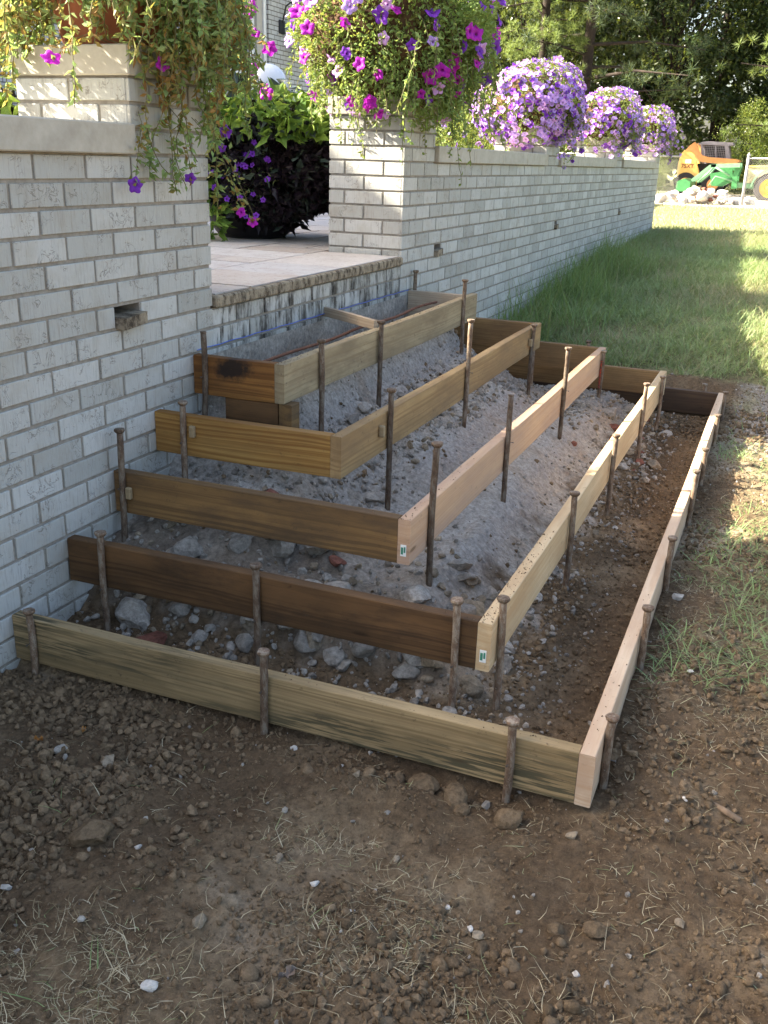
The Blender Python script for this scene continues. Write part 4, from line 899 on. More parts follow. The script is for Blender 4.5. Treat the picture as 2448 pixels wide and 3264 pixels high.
for i in range(len(bp_)):
    dd = bd_[i]*.8+np.array([.15, -.35, .1])+R.normal(size=3)*.35
    put_blossom(p2, bp_[i], dd, R.uniform(.026, .039), random.choice(['mag', 'mag', 'vio', 'lav', 'mag', 'pink']))
def bigball(yc, label, rad, nleaf, nfl, cc, lfcols):
    p = empty('petunia_plant', (0, 0, 0), label, 'plant', 'hanging petunias on the piers'); c_ = np.array(cc)
    core(p, c_, tuple(x*.70 for x in rad), M_DRYSTEM)
    P, D = ball_points(R, nleaf, c_, rad, .74, -.8, .34); n = len(P)
    link('foliage', leafmesh('foliage', P, orient(n, R, D, .9), .026*R.uniform(.7, 1.3, n), .012*R.uniform(.7, 1.3, n), R.uniform(size=n), M_LEAF_GR, R), p)
    Q, D = ball_points(R, nfl, c_, tuple(x*1.02 for x in rad), .96, -.85, .34); n = len(Q)
    keep = fbm(D[:, 0]*2.6+3+yc, D[:, 1]*2.6+D[:, 2]*3.3, 25, 2) > -.19; Q, D = Q[keep], D[keep]; n = len(Q)
    nst = 46; ast = np.concatenate([R.uniform(-1.9, .5, 32), R.uniform(0, 6.28, 14)]); PSb = strands(R, nst, c_+np.array([0, 0, -.05]), ast, R.uniform(.15, .36, nst), R.uniform(.05, .24, nst), rim=.22, wig=.15)
    mbs = MB(); LPb = []
    for Pb in PSb:
        mbs.tube(Pb, .0022, 3, False)
        for q_ in Pb[3:]: LPb += [q_+R.normal(size=3)*.008 for _ in range(4)]
        if R.uniform() < .8: Q = np.concatenate([Q, [Pb[-1]], [Pb[-4]]]); D = np.concatenate([D, [[.2, -.8, -.2]], [[.5, -.6, .2]]])
    mbs.build('stems', M_STEM, p); LPb = np.array(LPb); nn_ = len(LPb); n = len(Q)
    link('trailing_leaves', leafmesh('trailing_leaves', LPb, orient(nn_, R), .028*R.uniform(.6, 1.2, nn_), .013*R.uniform(.6, 1.2, nn_), R.uniform(size=nn_), M_LEAF_GR, R), p)
    face = D@np.array([.25, -.85, .3]); order = np.argsort(-face)
    for i in order[:100]: put_blossom(p, Q[i], D[i]+R.normal(size=3)*.3, R.uniform(.015, .028), random.choice(lfcols), True)
    rest = order[100:]; gs = [blossom_geo(1, False), blossom_geo(4, False)]
    groups = {}
    for i in rest: groups.setdefault(random.choice(lfcols), []).append(i)
    Vs, Qs, Ts, Rs, mi, off = [], [], [], [], [], 0; mats = []
    for gi, (key, idx) in enumerate(groups.items()):
        mats.append({'mag': M_P_MAG, 'vio': M_P_VIO, 'lav': M_P_LAV, 'pink': M_P_PINK}[key])
        for i in idx:
            g = gs[i % 2]; q = Vector(D[i]+R.normal(size=3)*.3).to_track_quat('Z', 'Y').to_matrix(); q = np.array(q); v = (g[0]*R.uniform(.015, .028))@q.T+Q[i]
            Vs.append(v); Qs.append(g[1]+off); Ts.append(g[2]+off); Rs.append(g[3]); mi.append(gi); off += len(v)
    me = mesh_np('blossom_mass', np.concatenate(Vs), [np.concatenate(Qs), np.concatenate(Ts)], None, True, {'rad': np.concatenate(Rs)})
    for m_ in mats: me.materials.append(m_)
    nq, nt_ = len(Qs[0]), len(Ts[0]); me.polygons.foreach_set('material_index', np.concatenate([np.repeat(mi, nq), np.repeat(mi, nt_)]).astype(np.int32))
    o = link('blossom_mass', me, p); o['kind'] = 'stuff'; o['label'] = 'the many smaller blossoms all over the plant'
    return p
#BB
bigball(6.4, 'dense round lilac petunia on the second pier from the opening', (.45, .49, .335), 9000, 1500, (-.20, 6.38, 1.695), ['lav', 'lav', 'pink', 'vio', 'lav'])
pot(6.395, 'terracotta pot under the dense lilac petunia, second pier from the opening')
bigball(9.6, 'lilac petunia ball on the third pier from the opening', (.44, .46, .335), 7000, 1100, (-.20, 9.62, 1.715), ['lav', 'vio', 'pink', 'lav'])
pot(9.635, 'terracotta pot under the lilac petunia, third pier from the opening')
bigball(12.9, 'farthest and smallest looking lilac petunia, on the pier at the wall end', (.42, .42, .33), 6000, 850, (-.20, 12.9, 1.73), ['lav', 'vio', 'pink', 'lav'])
pot(12.895, 'terracotta pot on the pier at the far end of the wall')
# blue flowered plant behind the cap between the first two piers
p = empty('bedding_plant', (0, 0, 0), 'low blue-violet flowering plant behind the wall cap, right of the large petunia', 'plant')
P, D = ball_points(R, 5000, np.array([-.72, 4.75, 1.20]), (.34, .85, .34), .7); n = len(P); link('foliage', leafmesh('foliage', P, orient(n, R, D, .9), .03, .013, R.uniform(size=n), M_LEAF_GR, R), p)
core(p, (-.72, 4.75, 1.16), (.26, .72, .30), M_DARKLEAF)
mb = MB(); mb.lathe([(0, 0), (.2, 0), (.28, .3), (.26, .3), (0, .28)], (-.72, 4.75, .785), 24); q = mb.build('planter', M_TERRA, None, True); tag(q, 'terracotta planter behind the wall holding the blue-violet plant', 'planter')
Q, D = ball_points(R, 95, np.array([-.72, 4.75, 1.22]), (.35, .86, .36), .95, 0)
for i in range(len(Q)): put_blossom(p, Q[i], D[i]+R.normal(size=3)*.4, R.uniform(.016, .024), random.choice(['vio', 'vio', 'lav']), True)
# behind the left wall
p = empty('bedding_plant', (0, 0, 0), 'dark leafy plant behind the left wall with lime leaves', 'plant')
P, D = ball_points(R, 2600, np.array([-.85, .75, 1.12]), (.32, .42, .40), .6); n = len(P); link('foliage', leafmesh('foliage', P, orient(n, R, D, .9), .05, .035, R.uniform(size=n)*.8, M_DARKLEAF, R, lobes=True), p)
P, D = ball_points(R, 260, np.array([-.80, .72, 1.12]), (.34, .45, .36), .9); n = len(P); link('lime_leaves', leafmesh('lime_leaves', P, orient(n, R, D, .9), .07, .05, R.uniform(size=n), M_LIMELEAF, R, lobes=True), p)
mb = MB(); mb.lathe([(0, 0), (.16, 0), (.2, .3), (.18, .3), (0, .28)], (-.85, .75, .785), 24); q = mb.build('planter', M_DARK, None, True); tag(q, 'dark planter behind the left wall', 'planter')

# big dark urn with vines, seen through the opening
ux, uy = -1.24, 3.62
mb = MB(); mb.lathe([(0, .002), (.20, .002), (.23, .03), (.31, .16), (.37, .30), (.40, .42), (.415, .44), (.415, .465), (.38, .465), (.36, .43), (0, .43)], (0, 0, 0), 40)
t = empty('urn', (ux, uy, .7885), 'big dark round urn on the landing, seen through the opening', 'urn'); mb.build('urn_body', M_DARK, t, True)
v = empty('potted_vines', (0, 0, 0), 'lime and deep purple vines spilling from the dark urn in the opening', 'plant')
R = np.random.default_rng(77)
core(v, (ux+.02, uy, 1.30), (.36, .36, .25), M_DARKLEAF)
P, D = ball_points(R, 5200, np.array([ux+.12, uy-.02, 1.20]), (.52, .46, .36), .62); n = len(P)
link('dark_leaves', leafmesh('dark_leaves', P, orient(n, R, D*np.array([1, 1, -.3]), .9), .065*R.uniform(.6, 1.3, n), .042*R.uniform(.6, 1.3, n), R.uniform(size=n)**1.5, M_DARKLEAF, R, lobes=True), v)
# purple vine trailing to the floor at the right
az_ = R.uniform(-.5, .9, 34); PSv = strands(R, 34, (ux+.22, uy+.15, 1.42), az_, R.uniform(.15, .45, 34), R.uniform(.3, .62, 34), rim=.3)
for Pp in PSv:
    for q in Pp: q[2] = max(q[2], .80+.02*R.uniform())
mb = MB(); LP = []
for Pp in PSv:
    mb.tube(Pp, .0035, 4, False)
    for q in Pp[2:]: LP += [q+R.normal(size=3)*.02 for _ in range(R.poisson(2.0))]
mb.build('vine_stems', M_DARK, v); LP = np.array(LP); n = len(LP)
link('dark_leaves', leafmesh('dark_leaves', LP, orient(n, R, np.array([0, 0, -.6]), .8), .06*R.uniform(.6, 1.2, n), .045*R.uniform(.6, 1.2, n), R.uniform(size=n)*.55, M_DARKLEAF, R, lobes=True), v)
def lime(n, c, rad, lo=.8, zmin=-.2, s=1.0):
    P, D = ball_points(R, n, np.array(c), rad, lo, zmin); n = len(P)
    link('lime_leaves', leafmesh('lime_leaves', P, orient(n, R, D*np.array([1, 1, -.2])+np.array([.1, -.3, 0]), .6), .085*s*R.uniform(.6, 1.25, n), .06*s*R.uniform(.6, 1.25, n), R.uniform(size=n), M_LIMELEAF, R, lobes=True), v)
lime(620, (ux+.12, uy-.10, 1.43), (.52, .48, .20), .75, -.35); lime(170, (ux-.20, uy-.30, 1.15), (.20, .22, .30)); lime(90, (ux-.08, uy-.42, .90), (.20, .10, .16), .5, -.9, .8)
P, D = ball_points(R, 150, np.array([ux+.10, uy-.05, 1.28]), (.56, .52, .42), .95, -.3); n = len(P)
link('grey_leaves', leafmesh('grey_leaves', P, orient(n, R, D*np.array([1, 1, -.2])+np.array([.2, -.4, -.2]), .5), .10, .045, .9+.1*R.uniform(size=n), M_DARKLEAF, R), v)
P, D = ball_points(R, 400, np.array([ux+.22, uy-.36, 1.14]), (.16, .10, .16), .3, -.9); n = len(P)
link('fine_foliage', leafmesh('fine_foliage', P, orient(n, R), .028, .01, R.uniform(size=n)*.3+.3, M_GRASS, R), v)
for i in range(26):
    pp = np.array([ux+.25, uy-.48, 1.13])+R.normal(size=3)*np.array([.11, .03, .10]); put_blossom(v, pp, (.25+R.normal()*.3, -.9, .2+R.normal()*.3), .017, 'vio')

# white globe lamp
t = empty('globe_lamp', (-2.16, 5.52, .785), 'white globe lamp behind the vines in the courtyard', 'lamp')
mb = MB(); mb.tube([(0, 0, 0), (0, 0, .86)], .022, 12); mb.tube([(0, 0, 0), (0, 0, .02)], .10, 20); mb.build('post', M_IRON, t, True)
me = mesh_np('globe', ICO3[0]*.160, ICO3[1], M_GLOBE, True); g = link('globe', me, t, (0, 0, 1.02)); sm = g.modifiers.new('s', 'SUBSURF'); sm.levels = 1; sm.render_levels = 1

# ------------------------------------------------------------------ house
def house_brick():
    m = Mat('house_brick'); p = m.pos(); sx = m.n('SeparateXYZ', {0: p})
    v = m.n('CombineXYZ', {0: m.math('ADD', sx.outputs[1], sx.outputs[0]), 1: sx.outputs[2], 2: 0.0}).outputs[0]
    b = m.n('TexBrick', {'Vector': v, 'Color1': (.40, .40, .39, 1), 'Color2': (.50, .50, .49, 1), 'Mortar': (.13, .115, .10, 1), 'Scale': 1.0, 'Mortar Size': .0075, 'Mortar Smooth': .1, 'Bias': 0.0, 'Brick Width': .217, 'Row Height': .0741})
    c = m.mix(m.mapr(m.noise(p, 12, 5, .7), .5, .7, 0, .4), b.outputs[0], (.30, .28, .25)); m.bump(b.outputs[1], -.8, .008); return m.fin(c, .85, .2)
M_HB = house_brick()
hs = empty('house', (0, 0, 0), 'white brick house behind the courtyard, with tall white framed window', 'house')
mb = MB(); mb.box((-14, -9, .3), (-7.0, 9.0, 5.62)); mb.build('wall', M_HB, hs)
mb = MB(); mb.box((-13, 9.01, .3), (-7.5, 22, 4.4)); mb.box((-7.4995, 9.01, .3), (-7.0, 13.0, 4.4)); mb.box((-7.4995, 14.40, .3), (-7.0, 22, 4.4)); mb.box((-7.4995, 13.0, 3.9), (-7.001, 14.40, 4.4)); mb.box((-7.4995, 13.0, .3), (-7.001, 14.40, 1.30)); mb.build('wall', M_HB, hs)
mb = MB(); mb.add([(-6.6, -9.4, 5.62), (-6.6, 9.4, 5.62), (-10.5, 9.4, 7.4), (-10.5, -9.4, 7.4), (-14.4, -9.4, 5.62), (-14.4, 9.4, 5.62)], [[0, 1, 2, 3], [3, 2, 5, 4], [0, 4, 5, 1]], [[0, 3, 4], [1, 5, 2]]); mb.box((-6.62, -9.4, 5.5), (-6.58, 9.4, 5.619)); mb.build('roof', M_ROOF, hs)
mb = MB(); mb.add([(-6.7, 9.42, 4.42), (-6.7, 22.3, 4.42), (-10.2, 22.3, 5.3), (-10.2, 9.42, 5.3), (-13.3, 9.42, 4.42), (-13.3, 22.3, 4.42)], [[0, 1, 2, 3], [3, 2, 5, 4], [0, 4, 5, 1]], [[0, 3, 4], [1, 5, 2]]); mb.build('roof', M_ROOF, hs)
wn = MB(); 
for (a, b, z0, z1) in ((13.0, 13.17, 1.30, 3.9), (13.92, 14.08, 1.30, 3.9)): wn.box((-7.2, a, z0), (-7.10, b, z1), .5, .004)
wn.box((-7.2, 13.17, 3.72), (-7.11, 13.92, 3.9), .5, .004); wn.box((-7.2, 13.17, 1.30), (-7.11, 13.92, 1.46), .5, .004); wn.box((-7.2, 13.17, 2.56), (-7.13, 13.92, 2.62), .5, .004)
wf = wn.build('window', M_WHITE, hs); mb = MB(); mb.box((-7.18, 13.16, 1.45), (-7.16, 13.93, 3.73)); mb.build('pane', M_GLASS, wf)
mb = MB(); mb.box((-7.19, 14.09, 1.31), (-7.06, 14.27, 3.89), .5, .004); mb.build('trim', M_BEIGE, wf); mb = MB(); mb.box((-7.19, 14.28, 1.31), (-7.03, 14.335, 3.89), .5, .004); mb.box((-7.19, 14.345, 1.31), (-7.04, 14.395, 3.89), .5, .004); mb.build('moulding', M_WHITE, wf)
ln_ = empty('wall_lantern', (-7.0, 14.85, 3.4), 'black iron coach lantern on the white brick house wall', 'lantern')
mb = MB(); mb.box((0, -.10, -.10), (.03, .10, .12), .5, .01); mb.tube([(.03, 0, .08), (.10, 0, .34), (.16, .05, .40), (.34, .35, .40), (.42, .60, .42)], .015, 8); mb.tube([(.30, .30, .40), (.34, .36, .24), (.36, .38, .08)], .014, 8); mb.tube([(.40, .60, .42), (.44, .52, .1)], .014, 8)
mb.build('bracket', M_IRON, ln_)
mb = MB(); mb.lathe([(.13, -.42), (.15, -.40), (0, -.40)], (.38, .42, 0), 12); mb.build('lantern_base', M_IRON, ln_)
mb = MB(); mb.lathe([(.0, .23), (.02, .22), (.03, .18), (.02, .15), (.10, .12), (.20, .03), (.25, -.03), (.25, -.05), (.0, -.05)], (.38, .42, 0), 12); mb.build('lantern_top', M_IRON, ln_)
mb = MB(); mb.lathe([(.20, -.055), (.12, -.40)], (.38, .42, 0), 6); mb.build('lantern_glass', M_LGLASS, ln_)
mb = MB()
for k in range(6):
    a = 2*math.pi*k/6; mb.tube([(.38+.205*math.cos(a), .42+.205*math.sin(a), -.055), (.38+.125*math.cos(a), .42+.125*math.sin(a), -.40)], .010, 5)
mb.build('lantern_cage', M_IRON, ln_)

# ------------------------------------------------------------------ fence
YFN = 26.0; ZG = lambda x: float(H(x, YFN))
def fence(x0, x1, label, posts):
    t = empty('chain_link_fence', (0, 0, 0), label, 'fence', 'chain link fences')
    zt = 1.575
    for px in posts:
        mb = MB(); mb.tube([(px, YFN, .2), (px, YFN, zt+.05)], .038, 12); mb.lathe([(.045, 0), (.045, .03), (.03, .05), (.012, .055), (.012, .085), (0, .09)], (px, YFN, zt+.05), 12); mb.build('fence_post', M_GALV, t, True)
    mb = MB(); mb.tube([(x0, YFN, zt), (x1, YFN, zt)], .021, 8); mb.build('top_rail', M_GALV, t, True)
    mb = MB(); zb = .40; sp = .062; hgt = zt-zb; x = x0-hgt
    while x < x1:
        for sg in (1, -1):
            a = [x, zb] if sg > 0 else [x, zt]; b = [x+hgt, zt] if sg > 0 else [x+hgt, zb]
            if a[0] < x0: tt = (x0-a[0])/(b[0]-a[0]); a = [x0, a[1]+(b[1]-a[1])*tt]
            if b[0] > x1: tt = (x1-a[0])/(b[0]-a[0]); b = [x1, a[1]+(b[1]-a[1])*tt]
            mb.tube([(a[0], YFN+.025+.003*sg, a[1]), (b[0], YFN+.025+.003*sg, b[1])], .0024, 3, False)
        x += sp
    mb.build('wire_mesh', M_GALV, t)
fence(-5.2, -1.12, 'left stretch of chain link fence beyond the wall end', [-5.2, -3.1])
fence(.56, 4.6, 'right stretch of chain link fence with a tall steel post, in front of the tractor', [.56, 2.6, 4.6])

# ------------------------------------------------------------------ skid steer
YS = 34.0
def flatpart(poly, y0, y1, name, mat, parent): mb = MB(); mb.prism(poly, 1, y0, y1); return mb.build(name, mat, parent)
sk = empty('skid_steer', (-1.2, YS, .43), 'orange skid steer loader with a grey caged cab behind the rubble pile', 'loader'); sk.location = (0, 0, 0)
pan = [(-2.01, 1.72), (-1.91, 1.86), (-1.68, 1.84), (-1.57, 1.73), (-1.49, 1.52), (-1.35, 1.21), (-1.36, .94), (-1.40, .62), (-2.06, .62), (-2.06, 1.4)]
arm = [(-1.88, 1.845), (-1.75, 2.01), (-1.6, 2.13), (-1.53, 2.06), (-1.44, 1.85), (-1.3, 1.71), (-1.09, 1.66), (-.2, 1.62), (-.11, 1.58), (-.16, 1.5), (-.51, 1.45), (-1.05, 1.48), (-1.485, 1.52), (-1.565, 1.735), (-1.68, 1.845)]
bp1 = flatpart(pan, YS, YS+.22, 'side_panel', M_YEL, sk); flatpart(pan, YS+1.15, YS+1.37, 'side_panel', M_YEL, sk)
flatpart(arm, YS-.02, YS+.14, 'lift_arm', M_ORANGE, sk); flatpart(arm, YS+1.2, YS+1.36, 'lift_arm', M_ORANGE, sk)
ring = [(-1.53, 2.06), (-1.38, 2.14), (-1.21, 2.16), (-.39, 2.14), (-.37, 2.05), (-.52, 2.03)]
cb = flatpart(ring, YS+.2, YS+1.15, 'cab', M_GREYM, sk)
mb = MB()
for yq in (YS+.21, YS+1.08):
    mb.prism([(-.65, 2.035), (-.52, 2.03), (-.39, 1.45), (-.52, 1.45)], 1, yq, yq+.06); mb.prism([(-1.43, 2.07), (-1.36, 2.07), (-1.22, 1.45), (-1.30, 1.45)], 1, yq, yq+.06); mb.prism([(-.97, 2.035), (-.93, 2.035), (-.82, 1.45), (-.86, 1.45)], 1, yq, yq+.04)
mb.build('cab_frame', M_GREYM, sk)
mb = MB()
for i in range(14): x_ = -1.36+i*.058; mb.box((x_, YS+.235, 1.5), (x_+.010, YS+.243, 2.035))
for i in range(9): z_ = 1.54+i*.056; mb.box((-1.36, YS+.225, z_), (-.55, YS+.233, z_+.010))
mb.build('window_guard', M_GREYM, sk)
flatpart([(-1.44, 1.45), (-.44, 1.45), (-.40, .75), (-1.38, .75)], YS+.23, YS+1.14, 'engine_housing', M_BLK, sk)
flatpart([(-1.36, 2.03), (-.62, 2.03), (-.50, 1.46), (-1.24, 1.46)], YS+.9, YS+.93, 'cab_black_panel', M_BLK, sk)  # black sheet filling the cab window opening behind the guard
flatpart([(-1.84, 1.58), (-1.64, 1.58), (-1.63, 1.45), (-1.82, 1.45)], YS-.006, YS-.001, 'decal', M_WHITE, sk)
for px in (-1.75, -.85):
    for yq in (YS-.05, YS+1.1):
        mb = MB(); mb.tube([(px, yq, .80), (px, yq+.28, .80)], .36, 24); wq = mb.build('wheel', M_BLK, sk); mb = MB(); mb.tube([(px, yq-.01, .80), (px, yq+.02, .80)], .19, 20); mb.build('rim', M_ORANGE, wq)
tc = bpy.data.curves.new('txt', 'FONT'); tc.body = '75XT'; tc.size = .18; tc.extrude = .002; tc.offset = .004
to = bpy.data.objects.new('txt', tc); COL.objects.link(to); bpy.context.view_layer.update(); me = bpy.data.meshes.new_from_object(to.evaluated_get(bpy.context.evaluated_depsgraph_get())); me.materials.clear(); me.materials.append(M_TEXT); me.name = 'lettering'
bpy.data.objects.remove(to); o = link('lettering', me, bp1, (-1.95, YS-.004, 1.30), (math.pi/2, 0, 0)); o['label'] = 'lettering 75XT'

# ------------------------------------------------------------------ tractor
YT = 30.5
tr = empty('tractor', (0, 0, 0), 'green compact tractor with front loader and yellow wheel, behind the fence post', 'tractor')
def P3(l, y): return [(a, y, b) for a, b in l]
for yq, nm in ((YT, 'loader_arm'), (YT+.9, 'loader_arm')):
    mb = MB()
    for l, w_ in (([(-1.21, .93), (-.7, 1.38), (-.55, 1.385)], .045), ([(-.70, 1.37), (.14, 1.42)], .06)):
        for a, b in zip(l[:-1], l[1:]):
            d = np.array([b[0]-a[0], b[1]-a[1]]); d /= np.linalg.norm(d); nn = np.array([-d[1], d[0]])*w_
            mb.prism([(a[0]-nn[0], a[1]-nn[1]), (b[0]-nn[0], b[1]-nn[1]), (b[0]+nn[0], b[1]+nn[1]), (a[0]+nn[0], a[1]+nn[1])], 1, yq, yq+.09)
    mb.build(nm, M_GREENL, tr)
    mb = MB(); mb.tube(P3([(-1.03, .89), (-.76, 1.16), (-.63, 1.33)], yq+.02), .035, 8); mb.tube(P3([(-.56, 1.34), (-.12, 1.11)], yq-.02), .03, 8); mb.tube(P3([(-.69, .81), (-.53, 1.08), (-.03, .97)], yq-.02), .022, 8); mb.build('hydraulic_cylinder', M_GREENL, tr, True)
    mb = MB(); mb.prism([(.01, 1.37), (.13, 1.48), (.17, 1.36), (.1, 1.1), (.12, .75), (-.04, .74), (-.05, 1.1)], 1, yq+.1, yq+.2); mb.build('mast', M_GREEN, tr)
flatpart([(-.66, 1.34), (.11, 1.38), (.09, 1.26), (-.34, 1.24)], YT+.3, YT+.6, 'hood', M_GREEN, tr)
flatpart([(-.72, 1.16), (-.08, 1.28), (-.03, .95), (-.31, .80), (-.63, .80)], YT+.25, YT+.65, 'front_frame', M_GREEN, tr)
mb = MB(); mb.prism([(-1.60, .90), (-1.40, 1.0), (-1.20, .90), (-1.20, .66), (-1.25, .62), (-1.62, .62)], 1, YT-.35, YT+1.3); mb.build('bucket', M_GREEN, tr)
flatpart([(.10, .93), (1.6, .85), (1.6, .70), (.10, .78)], YT+.3, YT+.6, 'chassis', M_GREENL, tr)
flatpart([(.30, 1.35), (.54, 1.36), (.95, 1.42), (1.3, 1.40), (1.3, .90), (.30, .93)], YT+.28, YT+.62, 'engine', M_ENG, tr)
flatpart([(.33, 1.41), (1.3, 1.47), (1.3, 1.38), (.33, 1.37)], YT+.25, YT+.65, 'engine_cover', M_YEL, tr)
for yq in (YT-.05, YT+.85):
    wx, wz, wr = 1.03, .80, .42
    pr = [(wr*.62, 0), (wr*.93, .02), (wr, .05), (wr, .22), (wr*.93, .25), (wr*.62, .27)]; ns = 40
    V = [(wx+(r+.012*(k % 2)*(r > wr*.95))*math.cos(2*math.pi*k/ns), yq+b, wz+(r+.012*(k % 2)*(r > wr*.95))*math.sin(2*math.pi*k/ns)) for r, b in pr for k in range(ns)]
    mb = MB(); mb.add(V, [[i*ns+k, i*ns+(k+1) % ns, (i+1)*ns+(k+1) % ns, (i+1)*ns+k] for i in range(5) for k in range(ns)]); wq = mb.build('wheel', M_BLK, tr)
    pr = [(0, .05), (.06, .03), (.10, .09), (.20, .09), (.235, .04), (.27, .01), (.27, .0)]
    V = [(wx+r*math.cos(2*math.pi*k/ns), yq+b, wz+r*math.sin(2*math.pi*k/ns)) for r, b in pr for k in range(ns)]
    mb = MB(); mb.add(V, [[i*ns+k, i*ns+(k+1) % ns, (i+1)*ns+(k+1) % ns, (i+1)*ns+k] for i in range(6) for k in range(ns)])
    mb.build('rim', M_RIM, wq, True)
mb = MB(); arc = [(1.03+.47*math.cos(a), .80+.47*math.sin(a)) for a in np.linspace(math.pi*.98, .35, 14)]; arc2 = [(1.03+.52*math.cos(a), .80+.52*math.sin(a)) for a in np.linspace(.35, math.pi*.98, 14)]
mb.prism(arc+arc2, 1, YT-.06, YT+.24); mb.build('fender', M_GREENL, tr)

# rubble pile of pale concrete in front of the machines
random.seed(77)
for i in range(58):
    u = random.gauss(0, .5); x = -.50+u*1.15; y = 25.6+random.gauss(0, .40)*.9
    hgt = .36*math.exp(-(u/.75)**2)*max(0, 1-abs(y-25.6)/1.1)
    s = random.uniform(.09, .19) if random.random() < .8 else random.uniform(.19, .26)
    chunk('concrete_chunk', x, y, s, 'pale' if random.random() < .86 else 'red', 'broken concrete slab in the sunlit pile in front of the machines' , 'rubble', 'sunlit pile of broken concrete', .3, z=float(H(x, y))+random.uniform(0, hgt))

# ------------------------------------------------------------------ trees
def leaf_cloud(name, R, centres, rads, nper, size, mat, rndf, asp=.6):
    P = []; 
    for c_, r_ in zip(centres, rads):
        d = R.normal(size=(nper, 3)); d /= np.linalg.norm(d, axis=1)[:, None]; P.append(c_+d*(R.uniform(size=(nper, 1))**.4)*r_)
    P = np.concatenate(P); n = len(P)
    return leafmesh(name, P, orient(n, R, np.array([0, 0, -.3]), 1), size*R.uniform(.6, 1.3, n), size*asp*R.uniform(.7, 1.3, n), rndf(P, R), mat, R)
def trunk_mesh(R, h, r0, branches, bend=.3):
    mb = MB(); P = [np.array([bend*math.sin(i*.5)*.3, bend*math.cos(i*.7)*.2, h*i/8]) for i in range(9)]; P[0][2] = -.5
    mb.tube(P, [r0*(1-.075*i) for i in range(9)], 10, False)
    for a, b, r in branches: mid = (np.array(a)+np.array(b))/2+np.array([0, 0, .15*np.linalg.norm(np.array(b)-np.array(a))*.3]); mb.tube([a, mid, b], [r, r*.6, r*.2], 6, False)
    V = np.concatenate(mb.v); return mesh_np('trunk', V, [np.concatenate(mb.q)], M_BARK, True, {'rnd': np.full(len(V), .5)})
def pine_meshes(seed, h, low, spread, mat, ntuft=520, needles=34, nl_=.30):
    R = np.random.default_rng(seed); br = []; C_ = []
    nb = 46
    for i in range(nb):
        z = low+(h-low)*(i/nb)**.9; a = i*2.4+R.uniform(-.4, .4); l_ = spread*(1-.75*(z-low)/(h-low+.01))*R.uniform(.55, 1.1)
        e = np.array([math.cos(a)*l_, math.sin(a)*l_, z+l_*R.uniform(-.12, .28)]); br.append(((0, 0, z), e, .03+.010*l_))
        for k in range(int(ntuft/nb)):
            t = R.uniform(.35, 1.05); C_.append(np.array([0, 0, z])+(e-np.array([0, 0, z]))*t+R.normal(size=3)*np.array([.32, .32, .16])*(.4+t*.7))
    C_ = np.array(C_); m_ = len(C_); P = np.repeat(C_, needles, 0); n = len(P); D = orient(n, R, np.array([0, 0, .45]), .8)
    S_ = np.cross(D, orient(n, R)); S_ /= np.linalg.norm(S_, axis=1)[:, None]; l_ = nl_*R.uniform(.6, 1.1, n)[:, None]; w_ = .011
    V = np.stack([P-S_*w_, P+S_*w_, P+D*l_], 1).reshape(-1, 3); F = np.arange(n*3).reshape(-1, 3); rn = np.clip(np.repeat(R.uniform(size=m_), needles)*.6+.35*R.uniform(size=n)+.03, 0, 1)
    return trunk_mesh(R, h, .21, br), mesh_np('crown', V, F, mat, False, {'rnd': np.repeat(rn, 3)})
def broad_meshes(seed, h, w_, mat, ncl=95, nper=150, size=.15, low=.12):
    R = np.random.default_rng(seed); C_ = []; r_ = []; br = []
    for i in range(ncl):
        d = R.normal(size=3); d /= np.linalg.norm(d); c_ = np.array([d[0]*w_, d[1]*w_, h*(.5+low/2)+d[2]*h*(.5-low/2)])*np.array([1, 1, 1]); k = R.uniform(.45, 1)**.6
        c_ = np.array([c_[0]*k, c_[1]*k, h*(.5+low/2)+(c_[2]-h*(.5+low/2))*k]); C_.append(c_); r_.append(R.uniform(.45, .95))
        if i % 4 == 0: br.append(((0, 0, max(.5, c_[2]*.55)), c_, .06))
    tone = R.uniform(size=ncl)
    me = leaf_cloud('crown', R, C_, r_, nper, size, mat, lambda P, R: np.clip(np.repeat(tone, nper)*.5+R.uniform(size=len(P))*.55, 0, 1))
    return trunk_mesh(R, h*.8, .16, br), me
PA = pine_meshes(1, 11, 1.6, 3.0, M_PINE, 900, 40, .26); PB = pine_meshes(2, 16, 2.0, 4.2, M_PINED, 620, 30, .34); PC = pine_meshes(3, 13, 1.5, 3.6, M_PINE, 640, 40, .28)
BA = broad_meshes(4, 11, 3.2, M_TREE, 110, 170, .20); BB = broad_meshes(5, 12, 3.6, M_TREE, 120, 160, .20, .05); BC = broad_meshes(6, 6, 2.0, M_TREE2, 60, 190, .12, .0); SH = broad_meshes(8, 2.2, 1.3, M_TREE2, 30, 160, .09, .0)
def tree(name, ms, x, y, label, rz=0., s=1., group=None, cat='tree'):
    t = empty(name, (x, y, float(H(x, y))-.05), label, cat, group, rot=(0, 0, rz)); t.scale = (s, s, s); link('trunk', ms[0], t); link('crown', ms[1], t); return t
tree('pine_tree', PA, -6.6, 32.0, 'bright sunlit young pine behind the lilac petunia, left of the dark trunk', .4, .92)
tree('pine_tree', PB, -5.15, 32.6, 'dark pine with a thick bare trunk between the sunlit pine and the deep woods', 2.0)
tree('pine_tree', PC, 2.35, 32.3, 'sunlit pine reaching in from the right edge above the machines', 1.0)
tree('pine_tree', PC, -11.5, 35, 'pine at the left edge of the woods, near the house', 3.1, 1.0)
tree('pine_tree', PB, -1.6, 41, 'tall dark pine behind the skid steer', 4.2, 1.0)
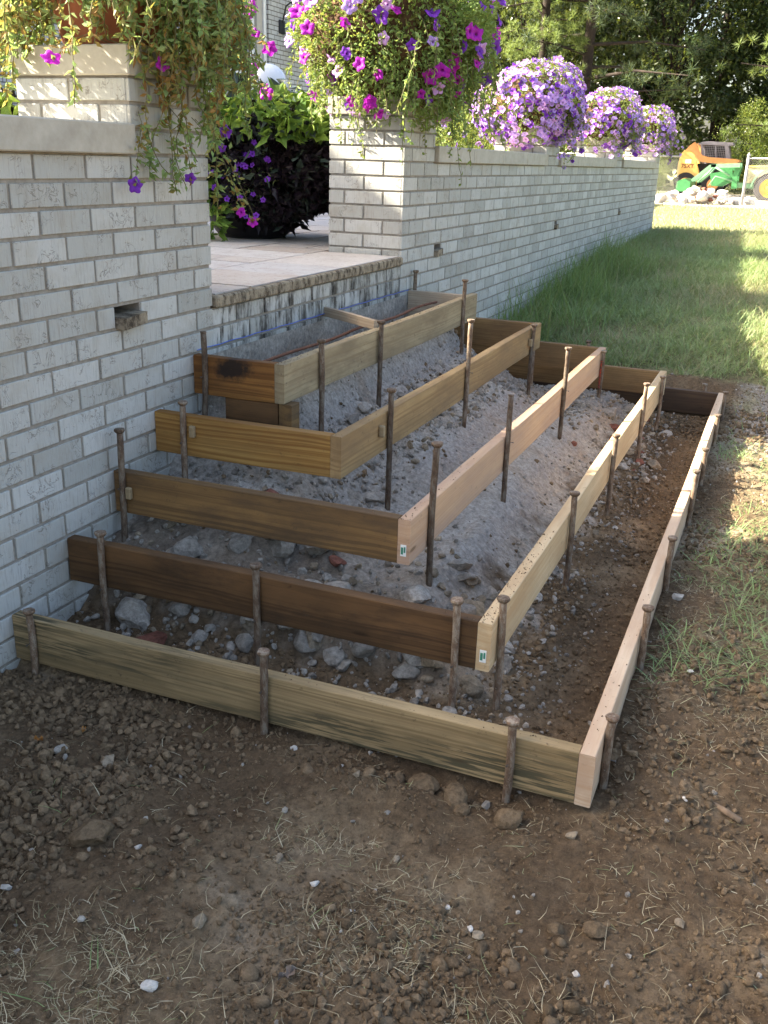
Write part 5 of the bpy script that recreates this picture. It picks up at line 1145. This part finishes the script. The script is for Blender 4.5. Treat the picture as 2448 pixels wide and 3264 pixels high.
tree('pine_tree', PB, 5.5, 39, 'dark pine at the far right of the woods', 5.2, 1.0)
BT = [(BA, -9, 39), (BB, -3.4, 40), (BA, 1.2, 42), (BB, 4.8, 43), (BB, -13.5, 43), (BA, -6.3, 42), (BA, 9, 40)]
BTL = ['leafy dark tree left of the sunlit pine', 'leafy dark tree behind the farthest petunia', 'leafy dark tree above the skid steer cab', 'leafy dark tree behind the tractor', 'leafy dark tree behind the house corner', 'leafy dark tree behind the thick bare trunk', 'leafy dark tree at the far right']
for i, (ms, x, y) in enumerate(BT): tree('leafy_tree', ms, x, y, BTL[i], i*1.7, 1.0, 'leafy trees in the woods')
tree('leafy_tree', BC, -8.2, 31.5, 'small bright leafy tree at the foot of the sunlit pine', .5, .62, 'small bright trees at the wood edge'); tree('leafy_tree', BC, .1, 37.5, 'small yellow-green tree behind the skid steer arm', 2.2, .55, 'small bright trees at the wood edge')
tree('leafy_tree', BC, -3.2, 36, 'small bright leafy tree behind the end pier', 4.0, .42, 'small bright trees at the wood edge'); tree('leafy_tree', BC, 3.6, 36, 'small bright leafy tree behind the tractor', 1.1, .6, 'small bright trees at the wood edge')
for i, (x, y, s, lb) in enumerate([(-2.35, 28.2, .50, 'small bright shrub growing by the left fence'), (.45, 37.5, .9, 'bush right behind the skid steer cab'), (1.7, 35.5, .85, 'pale bush behind the tractor'), (-4.2, 30.5, .9, 'bush behind the left fence'), (-6.5, 29.5, 1.0, 'bush behind the wall near the sunlit pine'), (-9.5, 29, 1.1, 'bush near the house corner')]):
    tree('shrub', SH, x, y, lb, i*1.3, s, 'shrubs at the wood edge', 'shrub')
R = np.random.default_rng(99); cs = [np.array([R.uniform(-34, 30), R.uniform(46, 60), R.uniform(-.5, 13)**1.0]) for _ in range(430)]
o = link('far_wood', leaf_cloud('far_wood', R, cs, R.uniform(1.2, 2.4, 430), 130, .42, M_TREE, lambda P, R: R.uniform(size=len(P))**2*.9)); tag(o, 'dense dark wood behind the nearer trees', 'wood', kind='stuff')
